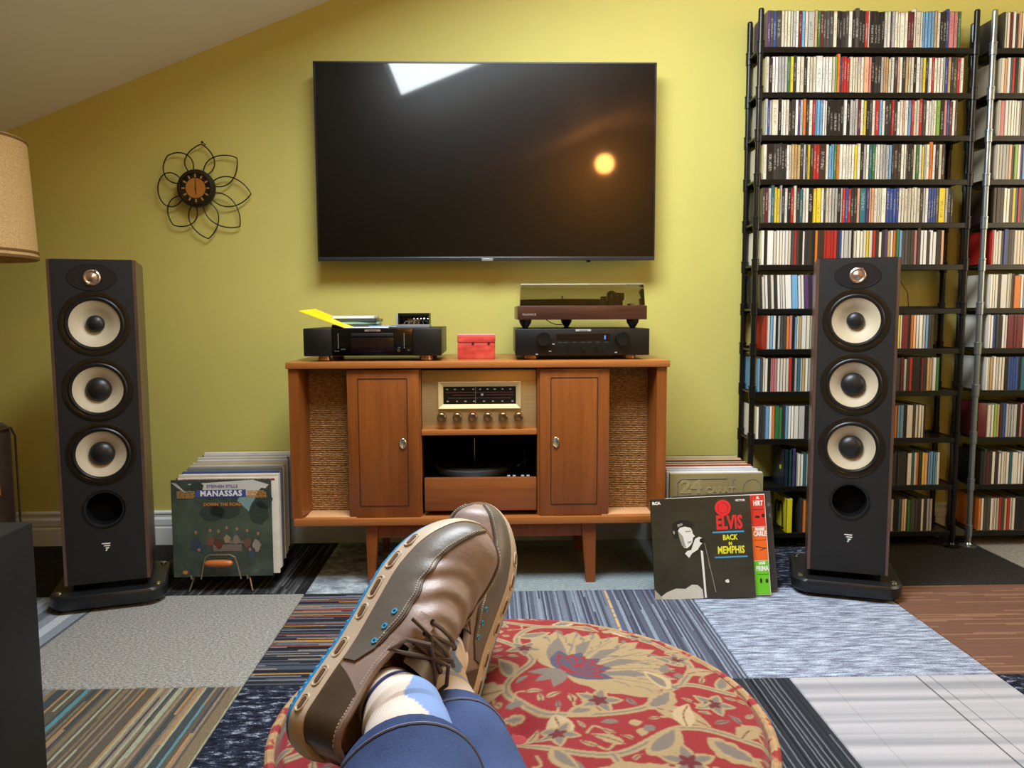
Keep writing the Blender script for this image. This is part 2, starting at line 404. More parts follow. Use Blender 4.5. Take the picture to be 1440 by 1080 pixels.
def build_floor():
    T = 0.61; XB = 0.01; YB = 1.78
    fl = struct(MB().box(KNEE_X, RIGHT_X, FRONT_Y, BACK_Y, -0.05, -0.010).build('floor', mat('subfloor', (70, 62, 52), 0.9), smooth=0, origin=(0, 0, 0)))
    g = (0.02, 0.022, 0.028, 1)
    kinds = {
        'beige_heather': heather('carpet_beige_heather', [(104, 102, 98), (148, 146, 141), (186, 184, 179)], 130, 190, pos=[.36, .5, .64]),
        'dark_stripes': stripes('carpet_dark_stripes', 1, 150, [((46, 48, 56), 5), ((82, 88, 100), 4), ((120, 124, 132), 3), ((34, 34, 40), 3), ((190, 140, 70), 1.3), ((150, 70, 62), 1.2), ((150, 140, 130), 1.5)], 3.0, 0.50, 3.2),
        'olive_stripes': stripes('carpet_olive_stripes', 0, 165, [((128, 112, 88), 4), ((96, 88, 76), 4), ((160, 165, 140), 2.5), ((70, 76, 78), 2.5), ((92, 140, 150), 1.5), ((172, 132, 84), 1.6), ((148, 128, 110), 3)], 1.0, 0.35, 0.9),
        'navy_heather': heather('carpet_navy_heather', [(20, 22, 32), (46, 51, 68), (168, 174, 192)], 26, 70, fine=.7, pos=[.42, .54, .66]),
        'blue_stripes': stripes('carpet_blue_stripes', 0, 190, [((92, 98, 116), 4), ((122, 132, 150), 4), ((70, 72, 88), 3), ((145, 158, 176), 2.5)], 2.0, 0.45, 0.9, base=lin((72, 74, 90))),
        'pale_blue_heather': heather('carpet_pale_blue', [(98, 102, 122), (144, 154, 178), (188, 200, 220)], 14, 90, fine=.9, pos=[.40, .50, .60]),
        'brown_stripes': stripes('carpet_brown_stripes', 1, 130, [((112, 82, 69), 5), ((118, 86, 71), 4), ((142, 110, 86), 3.0)], 5.0, 0.45, 3.2, base=lin((108, 76, 62))),
        'charcoal': heather('carpet_charcoal', [(28, 27, 28), (46, 44, 45), (62, 60, 60)], 120, 120),
        'grey_patchy': heather('carpet_grey_patchy', [(116, 128, 138), (150, 160, 168), (196, 208, 214)], 14, 20, pos=[.42, .5, .58]),
        'grey_green': heather('carpet_grey_green', [(118, 130, 134), (142, 155, 158), (162, 174, 176)], 60, 140),
        'dark_brush': stripes('carpet_dark_brush', 0, 150, [((52, 52, 52), 3), ((80, 80, 80), 3), ((36, 36, 36), 3), ((110, 112, 112), 1.2)], 4.0, 0.5, 4),
        'grey_white_stripes': stripes('carpet_grey_white_stripes', 0, 30, [((110, 118, 130), 4), ((150, 158, 170), 3), ((200, 206, 214), 1.6), ((90, 96, 106), 2)], 7.0, 0.3, 2),
        'charcoal_lined': stripes('carpet_charcoal_lined', 0, 230, [((50, 54, 60), 6), ((38, 41, 47), 4), ((104, 108, 114), 1.2)], 8.0, 0.45, 0.8),
        'white_lined': white_lined('carpet_white_lined'),
    }
    # the look of each tile, by (column, row): column 0 starts at x=0.01, row 0 at y=1.17
    look = {(-3, 1): 'grey_white_stripes', (-2, 1): 'beige_heather', (-1, 1): 'dark_stripes', (0, 1): 'blue_stripes', (1, 1): 'pale_blue_heather', (2, 1): 'brown_stripes', (3, 1): 'dark_stripes',
            (-3, 2): 'charcoal', (-2, 2): 'dark_brush', (-1, 2): 'grey_patchy', (0, 2): 'grey_green', (1, 2): 'navy_heather', (2, 2): 'charcoal', (3, 2): 'beige_heather',
            (-3, 0): 'charcoal', (-2, 0): 'olive_stripes', (-1, 0): 'navy_heather', (0, 0): 'charcoal_lined', (2, 0): 'navy_heather', (3, 0): 'grey_green',
            (-2, -1): 'blue_stripes', (-1, -1): 'beige_heather', (0, -1): 'grey_patchy', (1, -1): 'brown_stripes', (2, -1): 'pale_blue_heather'}
    order = list(kinds)
    gap = 0.0008
    def tile(x0, x1, y0, y1, kind):
        x0, x1 = max(x0, KNEE_X), min(x1, RIGHT_X); y0, y1 = max(y0, FRONT_Y), min(y1, BACK_Y)
        if x1-x0 < 0.02 or y1-y0 < 0.02: return
        xc, yc = (x0+x1)/2, (y0+y1)/2; hx, hy = (x1-x0)/2-gap, (y1-y0)/2-gap
        b = MB(); b.box(-hx, hx, -hy, hy, -0.0099, 0, bev=0.0025, seg=1)
        o = b.build('carpet_tile', kinds[kind], fl, smooth=30); o.location = (xc, yc, 0)
    rnd = random.Random(4)
    for r in range(-6, 3):
        for c in range(-5, 6):
            x0 = XB + T*c; y0 = YB + T*(r-1)
            if (c, r) == (1, 0):
                tile(x0, x0+0.098, y0, y0+T, 'charcoal_lined'); tile(x0+0.098, x0+T, y0, y0+T, 'white_lined'); continue
            tile(x0, x0+T, y0, y0+T, look.get((c, r)) or rnd.choice(order[:-1]))
    # the one orange yarn woven into the blue striped tile
    b = MB()
    rn = random.Random(2)
    y = 2.385
    while y > 2.02:
        l_ = rn.uniform(0.03, 0.08); b.box(0.352, 0.358, y-l_, y-0.008, 0.0, 0.0012); y -= l_
    b.build('orange_yarn', mat('orange_yarn', (205, 160, 95), 0.9), fl, smooth=0)
build_floor()
# ------------------------------------------------------------------ television
def build_tv():
    x0, x1, z0, z1, yf = -0.631, 0.602, 1.078, 1.783, 2.852
    e = thing('television', 'large black flat television mounted on the yellow wall', 'television', ((x0+x1)/2, 2.93, z0))
    MB().box(x0, x1, yf+0.006, 2.90, z0+0.004, z1, bev=0.004).build('housing', black_satin, e, world=True)
    MB().box(x0+0.25, x1-0.25, 2.895, 2.9485, z0+0.12, z1-0.15, bev=0.004).build('wall_mount', black_matte, e, world=True)
    s = NT('tv_screen'); s.col(lin((5, 5, 6))); s.set(0.28, spec=0.16, coat=0.8); s.b.inputs['Coat Roughness'].default_value = 0.045
    MB().box(x0+0.005, x1-0.005, yf, yf+0.008, z0+0.013, z1-0.005).build('screen', s.m, e, world=True, smooth=0)
    fr = MB()
    fr.box(x0, x0+0.006, yf-0.002, yf+0.012, z0, z1); fr.box(x1-0.006, x1, yf-0.002, yf+0.012, z0, z1)
    fr.box(x0, x1, yf-0.002, yf+0.012, z1-0.006, z1)
    fr.build('bezel', black_satin, e, world=True, smooth=0)
    MB().box(x0, x1, yf-0.003, yf+0.014, z0, z0+0.014, bev=0.002).build('lower_trim', mat('tv_trim', (70, 74, 80), 0.3, 0.7), e, world=True)
    bd = MB().box(-0.036, 0.008, yf-0.006, yf-0.001, z0-0.004, z0+0.008, bev=0.001).build('badge', mat('tv_badge', (120, 120, 124), 0.3, 0.8), e, world=True)
    lettering('badge_lettering', 'SAMSUNG', 0.0085, face_at(-0.014, yf-0.006, z0+0.002), silver_print, bd, world=True)
    MB().box(0.352, 0.366, yf+0.002, yf+0.02, z0-0.006, z0+0.002, bev=0.001).build('sensor', black_gloss, e, world=True)
build_tv()

# ------------------------------------------------------------------ flower wall clock
def build_clock():
    cx, cy, cz = -1.082, 2.925, 1.347
    e = thing('wall_clock', 'black wire flower clock with amber dial on the wall', 'clock', (cx, 2.945, cz))
    wire = mat('clock_wire', (34, 26, 16), 0.45, 0.4)
    k = 0.000378
    tips = [(50, 430), (385, 300), (512, -45), (392, -360), (82, -478), (-255, -345), (-388, -10), (-282, 318)]
    blunt = [0, 0, 0, 0, 0, 0.25, 0.9, 0.45]
    rr = 0.060
    for (tx, tz), bl in zip(tips, blunt):
        tx *= k; tz *= k; a = math.atan2(tz, tx); L = math.hypot(tx, tz)
        d = Vector((math.cos(a), math.sin(a))); nrm = Vector((-d.y, d.x))
        pts = []
        for s in (1, -1):
            A = Vector((rr*math.cos(a+s*0.50), rr*math.sin(a+s*0.50)))
            C1 = d*(rr+0.30*(L-rr)) + nrm*s*0.084
            C2 = d*(L-0.16*(L-rr)*(1-bl)) + nrm*s*(0.040+0.030*bl)
            T = d*L
            seg = []
            for i in range(15):
                t = i/14; q = A*(1-t)**3 + C1*3*t*(1-t)**2 + C2*3*t*t*(1-t) + T*t**3
                seg.append(q)
            pts += seg if s == 1 else seg[::-1][1:]
        P = [(q.x, -0.030+0.012*min(1, q.length/0.15), q.y) for q in pts]
        MB().tube(P, 0.0023, 7).build('petal', wire, e)
    F = Matrix.Translation((0, -0.012, 0)) @ FACE
    MB().lathe([(0.0, 0.0), (0.060, 0.0), (0.068, 0.012), (0.069, 0.026), (0.066, 0.034), (0.058, 0.036), (0.056, 0.030), (0.0, 0.029)], 48, M=F).build('case', wire, e)
    dial = mat('clock_dial', (30, 25, 20), 0.35)
    D = MB().lathe([(0, 0.0292), (0.0555, 0.0292), (0.0555, 0.0302), (0, 0.0302)], 48, M=F).build('dial', dial, e)
    MB().lathe([(0, 0.0302), (0.036, 0.0302), (0.036, 0.0312), (0, 0.0312)], 40, M=F).build('dial_centre', mat('amber_dial', (214, 142, 56), 0.3, 0.3), e)
    nm = mat('clock_numerals', (214, 160, 84), 0.4, 0.2)
    b = MB()
    for i in range(12):
        a = 2*math.pi*i/12
        b.box(-0.003, 0.003, -0.006, 0.006, 0.0302, 0.031, M=F @ Matrix.Rotation(-a, 4, 'Z') @ Matrix.Translation((0, 0.045, 0)))
    b.build('hour_mark', nm, e, smooth=0)
    hm = mat('clock_hand', (40, 28, 18), 0.4)
    for ang, ln, w_ in ((178, 0.024, 0.0022), (2, 0.037, 0.0016)):
        MB().prism([(-w_, -0.004), (w_, -0.004), (w_*0.5, ln), (-w_*0.5, ln)], 0.0314, 0.0322, M=F @ Matrix.Rotation(R(-ang), 4, 'Z')).build('clock_hand', hm, e)
    MB().lathe([(0, 0.032), (0.004, 0.032), (0.003, 0.035), (0, 0.036)], 16, M=F).build('hub', brass, e)
    rim = MB().lathe([(0.054, 0.033), (0.057, 0.034), (0.058, 0.0375), (0.056, 0.0375)], 48, closed=True, M=F).build('bezel', mat('clock_bezel', (90, 78, 56), 0.25, 0.8), e)
    g = NT('clock_glass'); g.col((1, 1, 1, 1)); g.set(0.03); g.b.inputs['Transmission Weight'].default_value = 1.0; g.b.inputs['IOR'].default_value = 1.15
    MB().lathe([(0.0, 0.0395), (0.03, 0.039), (0.056, 0.0365), (0.056, 0.036), (0.03, 0.0385), (0.0, 0.039)], 40, M=F).build('glass', g.m, e)
    nail = thing('nail', 'small brown nail above the flower clock', 'nail', (-1.056, 2.948, 1.510))
    MB().cyl((-1.056, 2.9495, 1.512), (-1.056, 2.915, 1.514), 0.0018, n=8).build('shank', wire, nail, world=True)
    MB().cyl((-1.056, 2.916, 1.514), (-1.056, 2.913, 1.514), 0.0042, n=10).build('head', wire, nail, world=True)
build_clock()

# ------------------------------------------------------------------ lamps
def build_floor_lamp():
    cx, cy = -1.655, 2.4
    e = thing('floor_lamp', 'floor lamp with tan drum shade at the left edge', 'lamp', (cx, cy, 0))
    t = NT('lamp_shade_fabric'); v = t.coords((260, 260, 260)); f = t.noise(v, 1.0, 2)
    t.col(t.ramp(f, [(0.35, lin((196, 160, 110))), (0.65, lin((222, 190, 140)))])); t.bump(f, 0.3); t.set(0.85, spec=0.1)
    t.b.inputs['Transmission Weight'].default_value = 0.0
    zt, zb, rt, rb = 1.422, 1.058, 0.230, 0.244
    sh = MB().lathe([(rt, zt), (rb, zb), (rb-0.003, zb), (rt-0.003, zt)], 64, closed=True).build('shade', t.m, e)
    tr = mat('shade_trim', (120, 88, 48), 0.7)
    for z, r in ((zt-0.006, rt), (zb+0.022, rb-0.0006), (zb+0.005, rb)):
        MB().lathe([(r-0.001, z-0.004), (r+0.0022, z-0.0035), (r+0.0022, z+0.0035), (r-0.001, z+0.004)], 64, closed=True).build('trim_band', tr, sh)
    MB().cyl((0, 0, 0.02), (0, 0, 1.34), 0.011, n=16).build('pole', brass, e)
    MB().lathe([(0, 0), (0.125, 0), (0.13, 0.008), (0.12, 0.018), (0.03, 0.026), (0.014, 0.05), (0, 0.05)], 40).build('base', brass, e)
    b = MB()
    for i in range(3):
        a = 2*math.pi*i/3; b.cyl((0, 0, 1.38), (0.228*math.cos(a), 0.228*math.sin(a), zt-0.01), 0.002, n=6)
    b.cyl((0, 0, 1.32), (0, 0, 1.39), 0.006, n=8)
    b.build('shade_spider', brass, e)
    MB().lathe([(0, 1.20), (0.014, 1.20), (0.016, 1.23), (0.03, 1.27), (0.026, 1.305), (0, 1.32)], 20).build('bulb', mat('bulb_glass', (235, 230, 215), 0.3), e)
build_floor_lamp()

def build_pendant():
    x, y, z = 1.10, -1.85, 2.32
    e = thing('pendant_lamp', 'lit warm globe pendant lamp hanging behind the viewer', 'lamp', (x, y, z))
    MB().cyl((0, 0, 0.10), (0, 0, ceil_z(x)-z), 0.004, n=8).build('cord', black_matte, e)
    MB().lathe([(0, 0.12), (0.022, 0.12), (0.03, 0.085), (0, 0.085)], 24).build('lamp_holder', brass, e)
    g = mat('lamp_globe', (255, 214, 160), 0.4, emit=(255, 166, 84), estr=LAMP_W/(math.pi*0.1018))
    MB().lathe([(0.0, -0.09)] + [(0.09*math.sin(math.pi*i/16), -0.09*math.cos(math.pi*i/16)) for i in range(1, 16)] + [(0, 0.09)], 32).build('globe', g, e)
build_pendant()

# ------------------------------------------------------------------ armchair at the left edge, subwoofer
def build_armchair():
    e = thing('armchair', 'dark brown leather armchair at the left edge', 'armchair', (-1.70, 1.95, 0))
    lt = mat('brown_leather', (46, 34, 28), 0.32, var=0.25, vscale=14, bump=0.25, bscale=160)
    x1, ya, yb = -1.352, 1.70, 2.20
    MB().box(x1-0.62, x1, yb-0.12, yb, 0.10, 0.590, bev=0.035, seg=4).build('armrest', lt, e, world=True)
    MB().box(x1-0.62, x1, ya, ya+0.12, 0.10, 0.590, bev=0.035, seg=4).build('armrest', lt, e, world=True)
    MB().box(x1-0.60, x1-0.01, ya+0.11, yb-0.11, 0.22, 0.44, bev=0.04, seg=4).build('seat', lt, e, world=True)
    MB().box(x1-0.74, x1-0.58, ya, yb, 0.12, 0.88, bev=0.05, seg=4).build('backrest', lt, e, world=True)
    for y0 in (ya, yb-0.12):
        MB().tube([(x1+0.003, y0+0.012, 0.12), (x1+0.003, y0+0.012, 0.545), (x1+0.003, y0+0.03, 0.572), (x1+0.003, y0+0.09, 0.572), (x1+0.003, y0+0.108, 0.545), (x1+0.003, y0+0.108, 0.12)], 0.003, 8).build('piping', lt, e, world=True)
    ft = wood('chair_foot_wood', (60, 36, 20), (86, 52, 30))
    for x in (x1-0.07, x1-0.67):
        for y in (ya+0.06, yb-0.06): MB().cyl((x, y, 0), (x, y, 0.11), 0.018, 0.026, n=14).build('leg', ft, e, world=True)
    # little octagonal wooden table behind the subwoofer, only one lit corner shows
    p = thing('side_table', 'small octagonal wooden side table behind the subwoofer', 'table', (-1.138, 1.55, 0.0))
    MB().lathe([(0, 0.50), (0.112, 0.50), (0.125, 0.512), (0.125, 0.532), (0.118, 0.540), (0, 0.540)], 8, M=Matrix.Translation((-1.138, 1.55, 0.0)) @ Matrix.Rotation(R(22.5), 4, 'Z')).build('table_top', wood('tray_wood', (150, 84, 40), (190, 120, 66), axis=0, rough=0.25), p, world=True, smooth=0)
    MB().lathe([(0.0, 0.0), (0.09, 0.0), (0.09, 0.02), (0.03, 0.05), (0.025, 0.46), (0.06, 0.50), (0, 0.50)], 24, M=Matrix.Translation((-1.138, 1.55, 0.0))).build('pedestal', wood('tray_leg_wood', (90, 50, 26), (120, 72, 40)), p, world=True)
build_armchair()

def build_subwoofer():
    x1, y1, z1 = -0.843, 1.405, 0.508
    e = thing('subwoofer', 'matt black box subwoofer in the lower left corner', 'subwoofer', (x1-0.2, y1-0.2, 0))
    m = mat('sub_black', (14, 17, 22), 0.5, bump=0.25, bscale=500, var=0.1, vscale=200)
    MB().box(x1-0.40, x1, y1-0.42, y1, 0.03, z1, bev=0.006).build('cabinet', m, e, world=True)
    for x in (x1-0.36, x1-0.04):
        for y in (y1-0.38, y1-0.04): MB().cyl((x, y, 0), (x, y, 0.032), 0.02, 0.024, n=16).build('foot', black_matte, e, world=True)
    G = face_at(x1-0.2, y1-0.42, 0.27)
    MB().lathe([(0, -0.02), (0.12, -0.005), (0.135, 0.004), (0.15, 0.006), (0.165, 0.001), (0.165, -0.01), (0, -0.03)], 40, M=G).build('driver', black_satin, e, world=True)
build_subwoofer()

# ------------------------------------------------------------------ tower loudspeakers
def speaker_mats():
    t = NT('flax_cone'); v = t.coords(); w1 = t.n('TexWave'); w1.bands_direction = 'X'; w1.inputs['Scale'].default_value = 160; w1.inputs['Distortion'].default_value = 1.5; t.l(v, w1.inputs['Vector'])
    w2 = t.n('TexWave'); w2.bands_direction = 'Z'; w2.inputs['Scale'].default_value = 160; w2.inputs['Distortion'].default_value = 1.5; t.l(v, w2.inputs['Vector'])
    f = t.math('MULTIPLY', t.math('ADD', w1.outputs['Fac'], w2.outputs['Fac']), 0.5)
    t.col(t.ramp(f, [(0.1, lin((160, 144, 116))), (0.7, lin((206, 194, 168)))])); t.bump(f, 0.25, 0.001); t.set(0.5)
    lea = mat('baffle_leather', (17, 17, 19), 0.6, bump=0.35, bscale=900, var=0.12, vscale=500)
    ven = wood('walnut_veneer', (62, 42, 34), (104, 78, 66), axis=2, scale=26, rough=0.35)
    return t.m, lea, ven
FLAX, LEATHER, VENEER = speaker_mats()
def build_speaker(loc, rot, label):
    e = thing('tower_speaker', label, 'speaker', (loc[0], loc[1], 0), (0, 0, rot), 'pair of tower speakers')
    W, D, Z0_, Z1_ = 0.1165, 0.31, 0.078, 1.046      # half width, depth, bottom, top; the baffle face is y=0
    def plan(inset, y0, y1, rear):
        return [(-W+inset, y0), (W-inset, y0), (W-inset-rear, y1), (-W+inset+rear, y1)]
    MB().prism(plan(0.012, 0.14, D, 0.012), Z0_, Z1_-0.004).build('cabinet', black_satin, e, smooth=0)
    MB().box(-W+0.009, W-0.009, 0.004, 0.15, Z0_, Z0_+0.006).build('cabinet_floor', black_satin, e, smooth=0)
    for s in (-1, 1):
        MB().prism([(s*W, 0.001), (s*(W-0.009), 0.001), (s*(W-0.021), D-0.01), (s*(W-0.012), D-0.01)], Z0_, Z1_).build('side_panel', VENEER, e, smooth=0)
    # front baffle with round cut-outs for the drivers and the port
    b = MB(); hx = W-0.009; n = 64
    holes = [(0.304, 0.050), (0.4705, 0.0795), (0.664, 0.0795), (0.859, 0.0795)]
    zs = [Z0_, 0.3725, 0.5672, 0.7615, 0.9575]
    for k, (zc, r) in enumerate(holes):
        za, zb = zs[k], zs[k+1]; ci = []; ou = []
        cor = [math.atan2(z_-zc, x_) % (2*math.pi) for x_ in (-hx, hx) for z_ in (za, zb)]
        angs = sorted([2*math.pi*i/n for i in range(n)]+cor)
        for a in angs:
            c_, s_ = math.cos(a), math.sin(a)
            t_ = min([hx/abs(c_) if abs(c_) > 1e-9 else 9, ((zb-zc)/s_ if s_ > 1e-9 else ((za-zc)/s_ if s_ < -1e-9 else 9))])
            ci.append((r*c_, zc+r*s_)); ou.append((t_*c_, zc+t_*s_))
        b.grid([[(x_, 0.02, z_) for x_, z_ in ci], [(x_, 0, z_) for x_, z_ in ci], [(x_, 0, z_) for x_, z_ in ou], [(x_, 0.02, z_) for x_, z_ in ou]], wrap=True)
    b.box(-hx, hx, 0, 0.02, zs[-1], Z1_)
    b.build('baffle', LEATHER, e, smooth=20)
    MB().prism([(-W+0.009, 0.012), (W-0.009, 0.012), (W-0.021, D-0.01), (-W+0.021, D-0.01)], Z1_-0.004, Z1_+0.0015).build('top_panel', black_gloss, e, smooth=0)
    # tweeter on an oval plate
    T = face_at(0, 0, 0.994)
    el = [(0.064*math.cos(2*math.pi*i/48), 0.038*math.sin(2*math.pi*i/48)) for i in range(48)]
    b = MB(); b.prism(el, -0.004, 0.0012, M=T)
    b.tube([(x, y, 0.0008) for x, y in el], 0.0012, 6, closed=True, M=T)
    pl = b.build('tweeter_plate', mat('tweeter_plate', (24, 26, 32), 0.35), e)
    MB().lathe([(0, 0.008), (0.007, 0.007), (0.012, 0.003), (0.0155, 0.0022), (0.0195, 0.006), (0.023, 0.004), (0.0235, 0.0), (0, 0.0)], 32, M=T).build('tweeter_dome', mat('tweeter_metal', (205, 178, 160), 0.28, 0.9), pl)
    b = MB()
    for a in (60, 240): b.lathe([(0, 0), (0.004, 0), (0.004, 0.0065), (0, 0.0075)], 12, M=T @ Matrix.Translation((0.021*math.cos(R(a)), 0.021*math.sin(R(a)), 0)))
    b.build('tweeter_clip', chrome, pl)
    trim = mat('driver_trim', (40, 33, 27), 0.16, 0.3); sur = mat('rubber_surround', (14, 14, 15), 0.42)
    for z, cap in ((0.859, 0.025), (0.664, 0.0355), (0.4705, 0.0355)):
        D_ = face_at(0, 0, z)
        dr = MB().lathe([(0.0795, -0.006), (0.0795, 0.0015), (0.082, 0.0025), (0.090, 0.0018), (0.0945, 0.0014), (0.0955, 0.0), (0.0955, -0.006)], 64, closed=True, M=D_).build('driver', trim, e)
        MB().lathe([(0.0675, -0.004), (0.0695, 0.001), (0.0725, 0.0040), (0.0765, 0.0042), (0.0798, 0.0015), (0.0798, -0.004)], 64, closed=True, M=D_).build('surround', sur, dr)
        MB().lathe([(0.0682, -0.001), (0.055, -0.006), (0.042, -0.013), (0.030, -0.020), (cap*0.9, -0.022), (cap*0.9, -0.03), (0.068, -0.006)], 64, closed=True, M=D_).build('cone', FLAX, dr)
        n_ = 8
        MB().lathe([(cap, -0.024)] + [(cap*math.cos(math.pi/2*i/n_), -0.016+cap*0.62*math.sin(math.pi/2*i/n_)) for i in range(n_)] + [(0, -0.016+cap*0.62)], 40, M=D_).build('dust_cap', mat('dust_cap', (26, 26, 28), 0.4), dr)
    P = face_at(0, 0, 0.304)
    MB().lathe([(0.059, -0.002), (0.058, 0.0025), (0.055, 0.002), (0.050, -0.006), (0.044, -0.03), (0.043, -0.10), (0.0, -0.10), (0.0, -0.105), (0.046, -0.105), (0.050, -0.03)], 56, closed=True, M=P).build('bass_port', mat('port_plastic', (15, 16, 18), 0.3), e)
    MB().lathe([(0, -0.0005), (0.0425, -0.0005), (0.0425, -0.002), (0, -0.002)], 40, M=face_at(0, 0.03, 0.304)).build('port_throat', black_void, e)
    # emblem: three narrowing wavy bars with a tail
    L = face_at(0, -0.0004, 0.1875); b = MB()
    for (xa, xb, y) in ((-0.0125, 0.0125, 0.010), (-0.007, 0.0125, 0.003), (-0.003, 0.009, -0.0035)):
        b.prism([(xa, y-0.0006), (xb-0.003, y-0.0022), (xb, y+0.0016), (xa+0.002, y+0.0018)], 0, 0.0008, M=L)
    b.prism([(0.000, -0.006), (0.004, -0.006), (0.001, -0.013), (-0.003, -0.0125)], 0, 0.0008, M=L)
    b.build('emblem', white_print, e, smooth=0)
    # plinth: round-cornered plate raised on spikes, ahead of the cabinet
    def rrect(hx, y0, y1, r, n=8):
        o = []
        for cx, cy, a0 in ((hx-r, y1-r, 0), (-hx+r, y1-r, 90), (-hx+r, y0+r, 180), (hx-r, y0+r, 270)):
            for i in range(n+1): a = R(a0+90*i/n); o.append((cx+r*math.cos(a), cy+r*math.sin(a)))
        return o
    def front_bow(poly): return [(x, y - 0.030*(1-(x/0.16)**2) if y < 0.1 else y) for x, y in poly]
    pl = [front_bow(rrect(0.160-i, -0.022+i, 0.25-i, 0.042)) for i in (0.004, 0.0, 0.0, 0.005)]
    b = MB(); rows = [[(x, y, z) for x, y in q] for q, z in zip(pl, (0.014, 0.020, 0.048, 0.055))]
    b.grid(rows, wrap=True); n0 = len(b.v)
    b.add(rows[-1], [tuple(range(len(rows[-1])))]); b.add(rows[0], [tuple(reversed(range(len(rows[0]))))])
    pb = b.build('plinth', mat('plinth_black', (26, 28, 31), 0.36), e)
    for x, y in ((-0.135, 0.01), (0.135, 0.01), (-0.135, 0.215), (0.135, 0.215)):
        MB().lathe([(0, 0.054), (0.010, 0.054), (0.009, 0.058), (0.004, 0.060), (0, 0.060)], 16, M=Matrix.Translation((x, y, 0))).build('levelling_bolt', chrome, pb)
        MB().cyl((x, y, 0), (x, y, 0.018), 0.003, 0.011, n=14).build('spike', black_matte, pb)
    for s in (-1, 1): MB().box(s*0.085-0.018, s*0.085+0.018, 0.05, 0.25, 0.048, Z0_+0.002).build('support', black_matte, e, smooth=0)
build_speaker((-1.168, 2.30), R(18.0), 'tall black and walnut tower speaker left of the wooden console')
build_speaker((1.100, 2.30), R(-19.0), 'tall black and walnut tower speaker in front of the disc racks')
